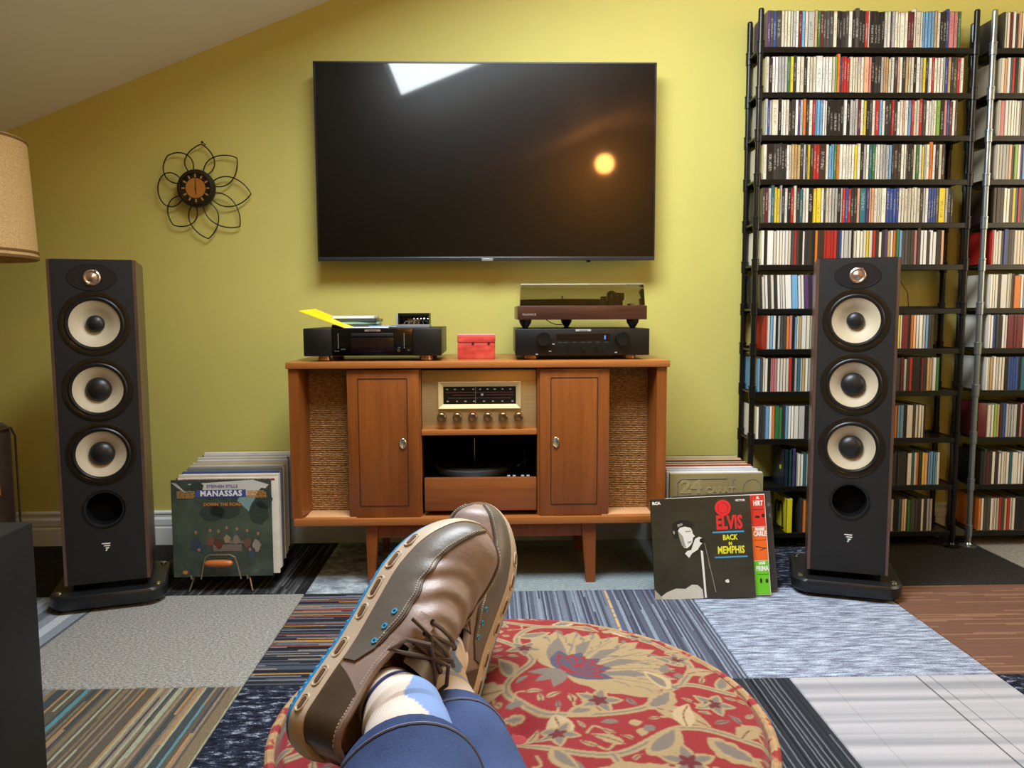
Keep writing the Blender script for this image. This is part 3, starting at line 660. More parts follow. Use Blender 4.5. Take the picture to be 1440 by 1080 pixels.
# ------------------------------------------------------------------ wooden stereo console
WOOD_V = wood('console_wood_upright', (112, 57, 19), (152, 86, 34), axis=2, scale=16, rough=0.36, coat=0.1)
WOOD_H = wood('console_wood_flat', (136, 76, 32), (182, 114, 56), axis=0, scale=16, rough=0.36, coat=0.1)
WOOD_R = wood('console_wood_red', (112, 58, 26), (146, 84, 42), axis=0, scale=20, rough=0.34, coat=0.1)
WOOD_L = wood('console_wood_leg', (112, 56, 18), (146, 80, 32), axis=2, scale=16, rough=0.4)
def build_console():
    e = thing('stereo_console', 'mid-century wooden stereo console with woven speaker panels on tapered legs', 'console', (-0.041, 2.66, 0))
    B = lambda name, m, *a, par=None, bev=0.002, **k: MB().box(*a, bev=bev, seg=2).build(name, m, par or e, world=True, **k)
    X0_, X1_, YB = -0.652, 0.570, 2.885
    B('top', WOOD_H, X0_, X1_, 2.437, YB, 0.712, 0.7335, bev=0.003)
    B('bottom', WOOD_H, X0_+0.012, X1_-0.006, 2.437, YB, 0.2035, 0.2275, bev=0.003)
    B('back_panel', WOOD_V, X0_+0.02, X1_-0.02, 2.868, 2.88, 0.2275, 0.712)
    # canted corner posts
    for s, xo, xi in ((-1, -0.646, -0.614), (1, 0.562, 0.530)):
        xc = xi - s*0.012
        MB().prism([(xo, 2.447), (xi, 2.447), (xc, 2.53), (xc, 2.866), (xo, 2.866)] if s < 0 else [(xo, 2.866), (xc, 2.866), (xc, 2.53), (xi, 2.447), (xo, 2.447)], 0.2275, 0.712).build('side_panel', WOOD_V, e, world=True, smooth=0)
    # woven grille cloth, real raised weave rows
    t = NT('grille_cloth'); v = t.coords(); g1 = t.noise(t.coords((90, 1, 260)), 1.0, 3, 0.7); g2 = t.noise(t.coords((500, 1, 500)), 1.0, 2)
    f = t.math('ADD', t.math('MULTIPLY', g1, .6), t.math('MULTIPLY', g2, .4))
    t.col(t.ramp(f, [(0.34, lin((96, 64, 34))), (0.5, lin((158, 116, 70))), (0.66, lin((206, 168, 116)))])); t.set(0.9, spec=0.1); t.bump(f, 0.5, 0.002)
    rn = random.Random(5)
    for xa, xb in ((-0.604, -0.440), (0.355, 0.520)):
        cl = B('grille_cloth', t.m, xa, xb, 2.535, 2.545, 0.2275, 0.712, bev=0)
        b = MB(); z = 0.232
        while z < 0.71:
            n = 26; pts = []
            r_ = rn.uniform(0.0017, 0.0025)
            ph = rn.random()*6
            for i in range(n): pts.append((xa+(xb-xa)*i/(n-1), 2.5345+0.0009*math.sin(i*2.2+ph), z+0.0004*math.sin(i*1.3+ph)))
            b.tube(pts, r_, 6, flat=0.8); z += 0.0062
        b.build('weave', t.m, cl, world=True)
        B('grille_sill', mat('sill_light', (214, 160, 110), 0.5), xa, xb, 2.45, 2.53, 0.2272, 0.2325, bev=0.001)
    # two doors with oval pulls; dark strips paint the shade of the panel groove
    for xa, xb, hx in ((-0.463, -0.2335, -0.287), (0.153, 0.3775, 0.2052)):
        d = B('door', WOOD_V, xa, xb, 2.450, 2.468, 0.2285, 0.708, bev=0.0025)
        ga, gb, za, zb = xa+0.036, xb-0.038, 0.266, 0.679
        b = MB(); y0, y1, wd = 2.4488, 2.452, 0.0012
        b.box(ga-wd, ga+wd, y0, y1, za, zb); b.box(gb-wd, gb+wd, y0, y1, za, zb); b.box(ga, gb, y0, y1, za-wd, za+wd); b.box(ga, gb, y0, y1, zb-wd, zb+wd)
        b.build('groove_shade', mat('groove_shade_brown', (46, 22, 8), 0.6), d, world=True, smooth=0)
        G = face_at(hx, 2.450, 0.470) @ Matrix.Diagonal((0.62, 1.0, 1.0, 1.0))
        MB().lathe([(0.017, 0.0), (0.0175, 0.004), (0.015, 0.0055), (0.012, 0.004), (0.0, 0.002), (0, 0)], 28, M=G).build('pull', mat('nickel', (196, 188, 168), 0.25, 0.9), d, world=True)
    # tuner bay, its inner faces blackened to paint in the shade
    B('bay_side', WOOD_V, -0.2335, -0.2285, 2.46, 2.86, 0.2275, 0.712, bev=0)
    B('bay_side', WOOD_V, 0.1455, 0.153, 2.46, 2.86, 0.2275, 0.712, bev=0)
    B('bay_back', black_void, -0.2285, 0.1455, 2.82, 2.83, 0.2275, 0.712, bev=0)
    B('bay_shade', black_void, -0.2285, -0.2255, 2.50, 2.82, 0.2275, 0.52, bev=0)
    B('bay_shade', black_void, 0.1425, 0.1455, 2.50, 2.82, 0.2275, 0.52, bev=0)
    gold = NT('tuner_plate'); v = gold.coords((2, 2, 900)); gold.col(gold.ramp(gold.noise(v, 1.0, 2), [(0.3, lin((186, 152, 100))), (0.7, lin((206, 174, 120)))])); gold.set(0.42, 0.55)
    tp = MB().box(-0.2275, 0.1445, 2.477, 2.487, 0.512, 0.704, bev=0.001).build('tuner_panel', gold.m, e, world=True)
    B('tuner_shelf', WOOD_H, -0.2275, 0.1445, 2.455, 2.80, 0.494, 0.512)
    B('underside_shade', black_void, -0.2255, 0.1425, 2.47, 2.80, 0.4925, 0.494, bev=0)
    # bezel with sloping sides around the dial glass
    o = (-0.1738, 0.0926, 0.5775, 0.6662); i_ = (-0.1573, 0.0774, 0.593, 0.650)
    r0 = [(o[0], o[2]), (o[1], o[2]), (o[1], o[3]), (o[0], o[3])]; r1 = [(i_[0], i_[2]), (i_[1], i_[2]), (i_[1], i_[3]), (i_[0], i_[3])]
    b = MB(); b.grid([[(x, 2.4765, z) for x, z in r0], [(x, 2.470, z) for x, z in r0], [(x+(0.002 if k in (0, 3) else -0.002), 2.4695, z+(0.002 if k < 2 else -0.002)) for k, (x, z) in enumerate(r0)], [(x, 2.4755, z) for x, z in r1]], wrap=True)
    b.build('dial_bezel', mat('dial_bezel', (232, 208, 150), 0.3, 0.35), tp, world=True, smooth=10)
    dg = B('dial_glass', mat('dial_black', (20, 14, 12), 0.12), i_[0], i_[1], 2.4748, 2.477, i_[2], i_[3], par=tp, bev=0)
    b = MB(); rd = MB(); rn = random.Random(8)
    for z, n, h in ((0.641, 9, 0.003), (0.602, 8, 0.0032)):
        for q in range(n):
            x = -0.142 + 0.205*q/(n-1) + rn.uniform(-.004, .004); b.box(x-rn.uniform(.002, .0045), x+.003, 2.4743, 2.475, z-h/2, z+h/2)
    for q in range(42): x = -0.14+0.2*q/41; b.box(x-.0003, x+.0003, 2.4743, 2.475, 0.611, 0.614)
    b.box(-0.0535, -0.0528, 2.4742, 2.475, 0.594, 0.649); b.box(-0.036, -0.028, 2.4742, 2.475, 0.620, 0.627)
    for xa, xb, z in ((-0.128, -0.058, 0.622), (-0.020, 0.07, 0.623), (-0.15, 0.07, 0.631)): rd.box(xa, xb, 2.4744, 2.475, z-.0006, z+.0006)
    b.build('dial_scale', mat('dial_print', (150, 138, 120), 0.5), tp, world=True, smooth=0)
    rd.build('dial_line', mat('dial_red', (120, 50, 36), 0.5), tp, world=True, smooth=0)
    kb = mat('knob_brass', (132, 104, 70), 0.3, 0.85); kc = mat('knob_face', (150, 130, 96), 0.2, 0.9)
    for x in (-0.1628, -0.1126, -0.0628, -0.0137, 0.0355, 0.0855):
        k = MB().lathe([(0.0145, 0), (0.0145, 0.014), (0.0135, 0.024), (0.0115, 0.0255), (0.0, 0.0235), (0, 0)], 28, M=face_at(x, 2.477, 0.552)).build('knob', kb, tp, world=True)
        b = MB(); G = face_at(x, 2.477, 0.552)
        for q in range(24):
            a = 2*math.pi*q/24; b.cyl(G @ Vector((0.0145*math.cos(a), 0.0145*math.sin(a), 0.001)), G @ Vector((0.0142*math.cos(a), 0.0142*math.sin(a), 0.02)), 0.0008, n=4)
        b.build('knurl', kb, tp, world=True)
    b = MB()
    for x in (-0.034, -0.026, 0.0, 0.004): b.box(x, x+0.004, 2.4766, 2.477, 0.570, 0.5715)
    b.build('panel_print', mat('panel_print', (90, 70, 46), 0.6), tp, world=True, smooth=0)
    # record deck drawer
    B('drawer_front', WOOD_R, -0.2215, 0.1435, 2.462, 2.482, 0.2435, 0.3525, bev=0.003)
    B('deck_plate', black_satin, -0.222, 0.140, 2.482, 2.80, 0.325, 0.340, bev=0)
    pt = MB().lathe([(0, 0.340), (0.125, 0.340), (0.130, 0.346), (0.132, 0.361), (0.127, 0.364), (0, 0.364)], 56, M=Matrix.Translation((-0.070, 2.64, 0))).build('platter', mat('platter_grey', (120, 125, 130), 0.3, 0.6), e, world=True)
    MB().lathe([(0, 0.364), (0.122, 0.364), (0.120, 0.369), (0, 0.369)], 56, M=Matrix.Translation((-0.070, 2.64, 0))).build('platter_mat', black_matte, pt, world=True)
    MB().cyl((-0.062, 2.64, 0.365), (-0.062, 2.64, 0.455), 0.0022, n=10).build('spindle', brass, pt, world=True)
    b = MB(); b.tube([(0.118, 2.74, 0.385), (0.115, 2.66, 0.39), (0.10, 2.56, 0.385), (0.085, 2.53, 0.378)], 0.004, 8); b.cyl((0.118, 2.74, 0.34), (0.118, 2.74, 0.395), 0.012, n=16)
    b.build('tonearm', mat('tonearm_dull', (92, 86, 76), 0.4, 0.7), e, world=True)
    for x in (0.048, 0.066, 0.094, 0.112): B('deck_button', mat('deck_button', (170, 172, 174), 0.4), x, x+0.011, 2.50, 2.512, 0.340, 0.3515, bev=0.002)
    # base frame
    for s, xt0, xt1, xb0, xb1 in ((-1, -0.413, -0.372, -0.409, -0.390), (1, 0.290, 0.337, 0.306, 0.336)):
        for y0, y1 in ((2.455, 2.495), (2.80, 2.84)):
            v = [(xt0, y0, 0.2035), (xt1, y0, 0.2035), (xt1, y1, 0.2035), (xt0, y1, 0.2035), (xb0, y0+0.004, 0), (xb1, y0+0.004, 0), (xb1, y1-0.008, 0), (xb0, y1-0.008, 0)]
            MB().add(v, [(0, 1, 2, 3), (4, 7, 6, 5), (0, 4, 5, 1), (1, 5, 6, 2), (2, 6, 7, 3), (3, 7, 4, 0)]).build('leg', WOOD_L, e, world=True, smooth=0)
    B('apron', WOOD_L, -0.374, 0.292, 2.462, 2.485, 0.157, 0.2035, bev=0.001)
    B('apron', WOOD_L, -0.374, 0.292, 2.805, 2.83, 0.157, 0.2035, bev=0.001)
build_console()

# ------------------------------------------------------------------ hi-fi on the console
TOP = 0.7335
def feet(e, x0, x1, y0, y1, z0, h):
    for x in (x0+0.055, x1-0.055):
        for y in (y0+0.06, y1-0.06):
            MB().lathe([(0, 0), (0.021, 0), (0.0225, 0.002), (0.0225, h*0.55), (0.020, h*0.6), (0.020, h), (0, h)], 28, M=Matrix.Translation((x, y, z0))).build('foot', copper_foot, e, world=True)
panel_blk = mat('amp_panel', (10, 10, 10), 0.42, bump=0.15, bscale=700)
display_blk = mat('display_black', (24, 13, 14), 0.1)
def build_cd_player():
    x0, x1, y0, y1, z0, z1 = -0.600, -0.161, 2.462, 2.80, TOP+0.017, 0.8395
    e = thing('disc_player', 'black disc player on the left end of the console top', 'disc player', ((x0+x1)/2, (y0+y1)/2, TOP))
    P = lambda n, m, *a, bev=0.001, par=None: MB().box(*a, bev=bev).build(n, m, par or e, world=True)
    P('cover', black_satin, x0+0.003, x1-0.003, y0+0.022, y1, z0, z1, bev=0.002)
    xa, xb = x0+0.090, x1-0.092
    P('side_cheek', panel_blk, x0, xa, y0+0.004, y0+0.024, z0, z1, bev=0.004); P('side_cheek', panel_blk, xb, x1, y0+0.004, y0+0.024, z0, z1, bev=0.004)
    fp = P('front_panel', black_gloss, xa-0.002, xb+0.002, y0+0.012, y0+0.024, z0+0.001, z1-0.001)
    xm = (x0+x1)/2
    P('disc_tray', mat('tray_grey', (36, 36, 38), 0.3), xm-0.068, xm+0.066, y0+0.009, y0+0.014, z1-0.026, z1-0.016, par=fp)
    P('display', display_blk, xm-0.068, xm+0.066, y0+0.0095, y0+0.014, z0+0.012, z1-0.030, par=fp)
    bd = P('badge', mat('badge_gold', (205, 180, 165), 0.3, 0.7), xm-0.025, xm+0.025, y0+0.0105, y0+0.013, z1-0.0105, z1-0.0045, par=fp, bev=0)
    lettering('badge_lettering', 'marantz', 0.0078, face_at(xm, y0+0.0103, z1-0.0074), black_matte, fp, world=True)
    b = MB()
    for s in (-0.110, 0.100):
        for q in range(9): b.box(xm+s-0.0008, xm+s+0.0008, y0+0.0112, y0+0.013, z1-0.020-q*0.0055, z1-0.017-q*0.0055)
    b.build('indicator_dots', silver_print, fp, world=True, smooth=0)
    b = MB()
    for x, z in ((-0.118, 0.016), (-0.112, 0.016), (-0.098, 0.022), (-0.092, 0.022), (0.082, 0.018), (0.114, 0.018), (-0.058, 0.028), (0.084, 0.026)): b.box(xm+x-0.004, xm+x+0.004, y0+0.0105, y0+0.013, z0+z-0.0022, z0+z+0.0022)
    b.build('buttons', mat('button_grey', (64, 62, 60), 0.4), fp, world=True, smooth=0)
    MB().lathe([(0, 0), (0.0042, 0), (0.0042, 0.003), (0.0028, 0.003), (0.0026, 0), (0, 0)], 16, M=face_at(xm+0.083, y0+0.012, z0+0.017)).build('headphone_jack', chrome, fp, world=True)
    feet(e, x0, x1, y0, y1, TOP, 0.018)
build_cd_player()

def build_receiver():
    x0, x1, y0, y1, z0, z1 = 0.0765, 0.5135, 2.492, 2.83, TOP+0.014, 0.8345
    e = thing('stereo_receiver', 'black stereo receiver with two dark knobs under the turntable', 'receiver', ((x0+x1)/2, (y0+y1)/2, TOP))
    P = lambda n, m, *a, bev=0.001, par=None: MB().box(*a, bev=bev).build(n, m, par or e, world=True)
    P('cover', black_satin, x0+0.003, x1-0.003, y0+0.012, y1, z0, z1, bev=0.002)
    fp = P('front_panel', panel_blk, x0, x1, y0, y0+0.016, z0, z1, bev=0.003)
    P('display', display_blk, 0.210, 0.384, y0-0.0008, y0+0.004, 0.797, 0.818, par=fp, bev=0)
    P('badge', silver_print, 0.272, 0.322, y0-0.0012, y0+0.003, z1-0.0085, z1-0.002, par=fp, bev=0)
    lettering('badge_lettering', 'marantz', 0.0082, face_at(0.297, y0-0.0013, z1-0.0052), black_matte, fp, world=True)
    km = mat('knob_dark', (58, 62, 70), 0.24, 0.9)
    for x in (0.1678, 0.4239):
        MB().lathe([(0.0225, 0), (0.0225, 0.018), (0.021, 0.020), (0.0, 0.019), (0, 0)], 40, M=face_at(x, y0, 0.8025)).build('knob', km, fp, world=True)
    for x in (0.2485, 0.297, 0.344):
        MB().lathe([(0.0062, 0), (0.0058, 0.012), (0, 0.012), (0, 0)], 20, M=face_at(x, y0, 0.768)).build('small_knob', km, fp, world=True)
    b = MB()
    for x in (0.221, 0.240, 0.269, 0.297, 0.318, 0.345, 0.372): b.box(x-0.006, x+0.006, y0-0.0015, y0+0.002, 0.7885, 0.791)
    b.build('button_row', mat('button_grey2', (70, 70, 70), 0.4), fp, world=True, smooth=0)
    b = MB()
    for x, z in ((0.146, 0.752), (0.189, 0.762), (0.404, 0.757), (0.200, 0.785)): b.box(x-0.004, x+0.004, y0-0.0012, y0+0.002, z-0.0015, z+0.0015)
    b.build('panel_print', silver_print, fp, world=True, smooth=0)
    MB().box(0.366, 0.370, y0-0.0014, y0+0.002, 0.800, 0.812).build('blue_light', mat('blue_led', (60, 100, 220), 0.4, emit=(50, 110, 255), estr=1.6), fp, world=True, smooth=0)
    feet(e, x0, x1, y0, y1, TOP, 0.015)
build_receiver()

def build_turntable():
    x0, x1, y0, y1 = 0.0845, 0.5055, 2.497, 2.845
    z0, z1, zt = 0.8635, 0.909, 0.978
    e = thing('turntable', 'walnut turntable with a smoked dust cover standing on the receiver', 'turntable', ((x0+x1)/2, (y0+y1)/2, 0.8345))
    MB().box(x0, x1, y0, y1, z0, z1, bev=0.002).build('plinth', wood('turntable_walnut', (58, 32, 22), (88, 52, 38), axis=0, scale=24, rough=0.32), e, world=True)
    lettering('lettering', 'FLUANCE', 0.0095, face_at(x0+0.038, y0-0.0003, z0+0.017), silver_print, e, world=True, spacing=1.1)
    fm = mat('foot_rubber', (14, 14, 15), 0.45)
    for x, y in ((0.1105, 2.525), (0.4635, 2.525), (0.272, 2.80)):
        MB().lathe([(0.0, 0), (0.007, 0), (0.012, 0.008), (0.019, 0.019), (0.0205, 0.0275), (0.0205, 0.0295), (0, 0.0295)], 28, M=Matrix.Translation((x, y, 0.8345))).build('foot', fm, e, world=True)
    pl = MB().lathe([(0, z1), (0.145, z1), (0.149, z1+0.004), (0.149, z1+0.016), (0.146, z1+0.018), (0, z1+0.018)], 64, M=Matrix.Translation((0.245, 2.665, 0))).build('platter', mat('platter_dark', (50, 50, 52), 0.35, 0.6), e, world=True)
    MB().lathe([(0, z1+0.018), (0.147, z1+0.018), (0.147, z1+0.022), (0, z1+0.022)], 64, M=Matrix.Translation((0.245, 2.665, 0))).build('platter_mat', black_matte, pl, world=True)
    MB().cyl((0.245, 2.665, z1+0.02), (0.245, 2.665, z1+0.036), 0.0035, n=10).build('spindle', chrome, pl, world=True)
    tm = mat('tonearm_black', (20, 20, 21), 0.35)
    b = MB(); b.lathe([(0, z1), (0.03, z1), (0.03, z1+0.022), (0.016, z1+0.026), (0.014, z1+0.046), (0, z1+0.048)], 28, M=Matrix.Translation((0.435, 2.73, 0)))
    b.tube([(0.435, 2.79, z1+0.042), (0.435, 2.70, z1+0.042), (0.425, 2.60, z1+0.036), (0.405, 2.55, z1+0.034)], 0.004, 8)
    b.cyl((0.435, 2.785, z1+0.042), (0.435, 2.81, z1+0.042), 0.015, n=18); b.box(0.396, 0.414, 2.53, 2.555, z1+0.026, z1+0.036); b.box(0.405, 0.465, 2.70, 2.71, z1+0.02, z1+0.046)
    b.box(0.385, 0.405, 2.715, 2.725, z1, z1+0.034)
    b.build('tonearm', tm, e, world=True)
    MB().lathe([(0.012, z1), (0.012, z1+0.006), (0, z1+0.007), (0, z1)], 20, M=Matrix.Translation((0.46, 2.54, 0))).build('speed_knob', chrome, e, world=True)
    # smoked acrylic cover: a real open box of thin sheet with bevelled top
    g = NT('smoked_acrylic'); tr = g.n('BsdfTransparent'); tr.inputs[0].default_value = (0.76, 0.745, 0.71, 1)
    gl = g.n('BsdfGlossy'); gl.inputs['Roughness'].default_value = 0.05; gl.inputs[0].default_value = (1, 1, 1, 1)
    fr = g.n('Fresnel'); fr.inputs[0].default_value = 1.45; mx = g.n('MixShader')
    g.l(fr.outputs[0], mx.inputs[0]); g.l(tr.outputs[0], mx.inputs[1]); g.l(gl.outputs[0], mx.inputs[2])
    g.l(mx.outputs[0], g.t.nodes['Material Output'].inputs['Surface'])
    def ring(i, z): return [(x0+0.006+i, y0+0.006+i, z), (x1-0.006-i, y0+0.006+i, z), (x1-0.006-i, y1-0.01-i, z), (x0+0.006+i, y1-0.01-i, z)]
    b = MB(); rows = [ring(0, z1+0.0005), ring(0.0035, zt-0.008), ring(0.006, zt)]
    b.grid(rows, wrap=True); b.add(rows[-1], [(0, 1, 2, 3)])
    inn = [ring(0.003, z1+0.0005), ring(0.0065, zt-0.010), ring(0.009, zt-0.003)]
    b.grid(inn, wrap=True); b.add(inn[-1], [(0, 3, 2, 1)]); b.grid([rows[0], inn[0]], wrap=True)
    dc = b.build('dust_cover', g.m, e, world=True, smooth=0)
    ed = MB(); rr = [Vector(p) for p in ring(0.006, zt)]
    for a, c in ((0, 1), (1, 2), (3, 0)): ed.cyl(rr[a], rr[c], 0.0012, n=6)
    ed.build('cover_edge', mat('acrylic_edge', (180, 178, 170), 0.2), dc, world=True)
    for x in (0.16, 0.43): MB().box(x-0.015, x+0.015, y1-0.012, y1+0.012, z1-0.02, z1+0.02, bev=0.002).build('hinge', tm, e, world=True)
    MB().tube([(0.196, 2.83, 0.868), (0.205, 2.835, 0.858), (0.222, 2.84, 0.848), (0.240, 2.842, 0.843), (0.262, 2.843, 0.8425)], 0.0016, 6).build('signal_cable', black_matte, e, world=True)
build_turntable()

# ---- small things on the console and on the disc player
def build_small():
    e = thing('hinged_box', 'small red hinged box in the middle of the console top', 'box', (-0.051, 2.59, TOP))
    rd = NT('red_crinkle'); v = rd.coords((14, 14, 30)); f = rd.noise(v, 1.0, 4, 0.6)
    rd.col(rd.ramp(f, [(0.3, lin((168, 48, 40))), (0.55, lin((206, 74, 62))), (0.75, lin((222, 104, 90)))])); rd.set(0.4)
    MB().box(-0.113, 0.011, 2.548, 2.64, TOP, TOP+0.054, bev=0.003).build('box_body', rd.m, e, world=True)
    MB().box(-0.114, 0.012, 2.547, 2.641, TOP+0.055, TOP+0.079, bev=0.003).build('lid', rd.m, e, world=True)
    MB().box(-0.113, 0.011, 2.549, 2.639, TOP+0.079, TOP+0.0825, bev=0.001).build('top_leaf', mat('pink_leaf', (206, 150, 160), 0.4), e, world=True)
    for x in (-0.062, -0.010): MB().lathe([(0, 0), (0.004, 0), (0.004, 0.003), (0, 0.004)], 12, M=face_at(x, 2.548, TOP+0.0545)).build('stud', mat('stud_dark', (60, 20, 20), 0.4), e, world=True)
    Z = 0.8395
    jc = [((196, 200, 188), 'pale'), ((46, 48, 46), 'black'), ((120, 150, 128), 'green-edged'), ((58, 60, 62), 'charcoal')]
    g = 'disc cases lying on the disc player'
    z = Z
    lab = ['dark disc case lying at the bottom of the stack on the disc player', 'green-edged disc case lying second from the bottom on the disc player', 'black disc case lying under the pale one on the disc player', 'pale disc case lying on top of the stack on the disc player']
    for k, (c, m_) in enumerate(((58, 60, 62, 1), (96, 130, 108, 2), (44, 46, 46, 3), (188, 192, 182, 4)) and (((58, 60, 62), 'd'), ((96, 130, 108), 'g'), ((44, 46, 46), 'b'), ((188, 192, 182), 'p'))):
        b = MB(); a = (-0.06, 0.10, -0.04, 0.02)[k]; M_ = Matrix.Translation((-0.452+(-0.004, 0.006, 0.002, -0.008)[k], 2.63, z)) @ Matrix.Rotation(a, 4, 'Z')
        o = thing('disc_case', lab[k], 'disc case', tuple(M_.translation), (0, 0, a), g)
        MB().box(-0.071, 0.071, -0.0625, 0.0625, 0.0, 0.0098, bev=0.0012).build('case', mat('case_'+m_, c, 0.2), o)
        MB().box(-0.066, 0.066, -0.0632, -0.0622, 0.002, 0.0078).build('spine_label', mat('case_label_'+m_, tuple(min(255, int(q*1.25)+12) for q in c), 0.45), o, smooth=0)
        z += 0.0099
    # yellow booklet leaning from the player top over the cases
    b = MB(); yl = mat('yellow_card', (250, 214, 20), 0.45)
    A, Bp = Vector((-0.612, 2.47, 0.894)), Vector((-0.470, 2.47, Z+0.001))
    b.add([tuple(A), tuple(Bp), (Bp.x+0.02, 2.62, Z+0.001), (A.x+0.02, 2.62, 0.9005)] + [(p[0], p[1], p[2]+0.0022) for p in (tuple(A), tuple(Bp), (Bp.x+0.02, 2.62, Z+0.001), (A.x+0.02, 2.62, 0.9005))],
          [(0, 3, 2, 1), (4, 5, 6, 7), (0, 1, 5, 4), (1, 2, 6, 5), (2, 3, 7, 6), (3, 0, 4, 7)])
    tag(b.build('booklet', yl, smooth=0), 'bright yellow card booklet tilted up on the disc player', 'booklet')
    tag(MB().box(-0.475, -0.33, 2.475, 2.55, Z, Z+0.003, bev=0.0008).build('paper_sleeve', mat('paper_white', (220, 222, 226), 0.6)), 'white paper sleeve lying flat at the front of the disc player', 'paper')
    tag(MB().box(-0.395, -0.305, 2.485, 2.56, Z+0.003, Z+0.006, bev=0.0008).build('paper_sleeve', mat('paper_blue', (150, 176, 214), 0.6)), 'pale blue paper sleeve half over the white paper sleeve', 'paper')
    # small open black and silver box
    e = thing('open_box', 'small black and silver open box at right on the disc player', 'box', (-0.250, 2.53, Z))
    MB().box(-0.306, -0.200, 2.49, 2.57, Z, Z+0.0105, bev=0.002).build('tray', mat('grey_plastic', (120, 124, 128), 0.35), e, world=True)
    b = MB(); b.box(-0.302, -0.202, 2.555, 2.568, Z+0.0105, Z+0.047); b.box(-0.302, -0.202, 2.50, 2.568, Z+0.040, Z+0.0475); b.box(-0.302, -0.297, 2.50, 2.568, Z+0.0105, Z+0.042); b.box(-0.207, -0.202, 2.50, 2.568, Z+0.0105, Z+0.042)
    b.build('shell', black_satin, e, world=True, smooth=0)
    MB().box(-0.308, -0.302, 2.495, 2.568, Z+0.003, Z+0.046, bev=0.0015).build('silver_side', mat('silver_plastic', (176, 180, 182), 0.3, 0.3), e, world=True)
    MB().box(-0.275, -0.235, 2.535, 2.55, Z+0.0105, Z+0.029).build('insert', mat('amber_insert', (190, 150, 90), 0.5), e, world=True, smooth=0)
    b = MB()
    for k in range(5): b.tube([(-0.285+0.016*k, 2.51, Z+0.012), (-0.278+0.014*k, 2.508, Z+0.022+0.002*k), (-0.258+0.012*k, 2.52, Z+0.019), (-0.25+0.011*k, 2.50, Z+0.030)], 0.0016, 6)
    b.build('silver_clip', chrome, e, world=True)
    MB().tube([(-0.345, 2.50, Z+0.002), (-0.325, 2.50, Z+0.006), (-0.300, 2.505, Z+0.007)], 0.0016, 6).build('lead', black_matte, e, world=True)
    # things in the dark under the console
    tag(MB().box(0.550, 0.578, 2.905, 2.9345, 0.085, 0.150, bev=0.004).build('power_adapter', mat('adapter_white', (176, 190, 200), 0.4)), 'pale plug adapter in the shade under the right console end', 'adapter')
build_small()
# ------------------------------------------------------------------ long-playing records
LP = 0.313
PAPER = mat('inner_paper', (226, 220, 204), 0.8)
def sleeve_mesh(b, th):
    h = LP/2; s = max(0.0007, th*0.22)
    b.box(-h, h, 0, s, 0, LP, bev=0.0003, seg=1, mi=0); b.box(-h, h, th-s, th, 0, LP, bev=0.0003, seg=1, mi=0)
    b.box(-h, -h+0.0015, 0, th, 0, LP, mi=0); b.box(-h+0.0015, h-0.002, s, th-s, 0, LP-0.0025, mi=1)
    return b
def sleeve(label, rgb, loc, th=0.005, yaw=0.0, tilt=0.0, roll=0.0, cover=None, group=None):
    rot = (Matrix.Rotation(yaw, 4, 'Z') @ Matrix.Rotation(-tilt, 4, 'X') @ Matrix.Rotation(roll, 4, 'Y')).to_euler()
    o = thing('record_sleeve', label, 'record', loc, rot, group)
    m = cover or mat('sleeve_%d_%d_%d' % rgb, rgb, 0.55, var=0.10, vscale=18)
    sleeve_mesh(MB(), th).build('sleeve', [m, PAPER], o, smooth=0)
    return o
def S(x, z): return Matrix.Translation((x, -0.0002, z)) @ FACE      # print frame on a sleeve front
def flat(name, polys, m, par, lift=0.0):
    b = MB()
    for p in polys: b.prism(p, 0.0001+lift, 0.0005+lift, M=Matrix.Translation((0, -0.0, 0)) @ FACE)
    return b.build(name, m, par, smooth=0)
def rect(x0, x1, z0, z1): return [(x0, z0), (x1, z0), (x1, z1), (x0, z1)]
def blob(cx, cz, rx, rz, n=14, seed=0, j=0.12):
    r_ = random.Random(seed)
    return [(cx+rx*math.cos(2*math.pi*i/n)*(1+r_.uniform(-j, j)), cz+rz*math.sin(2*math.pi*i/n)*(1+r_.uniform(-j, j))) for i in range(n)]

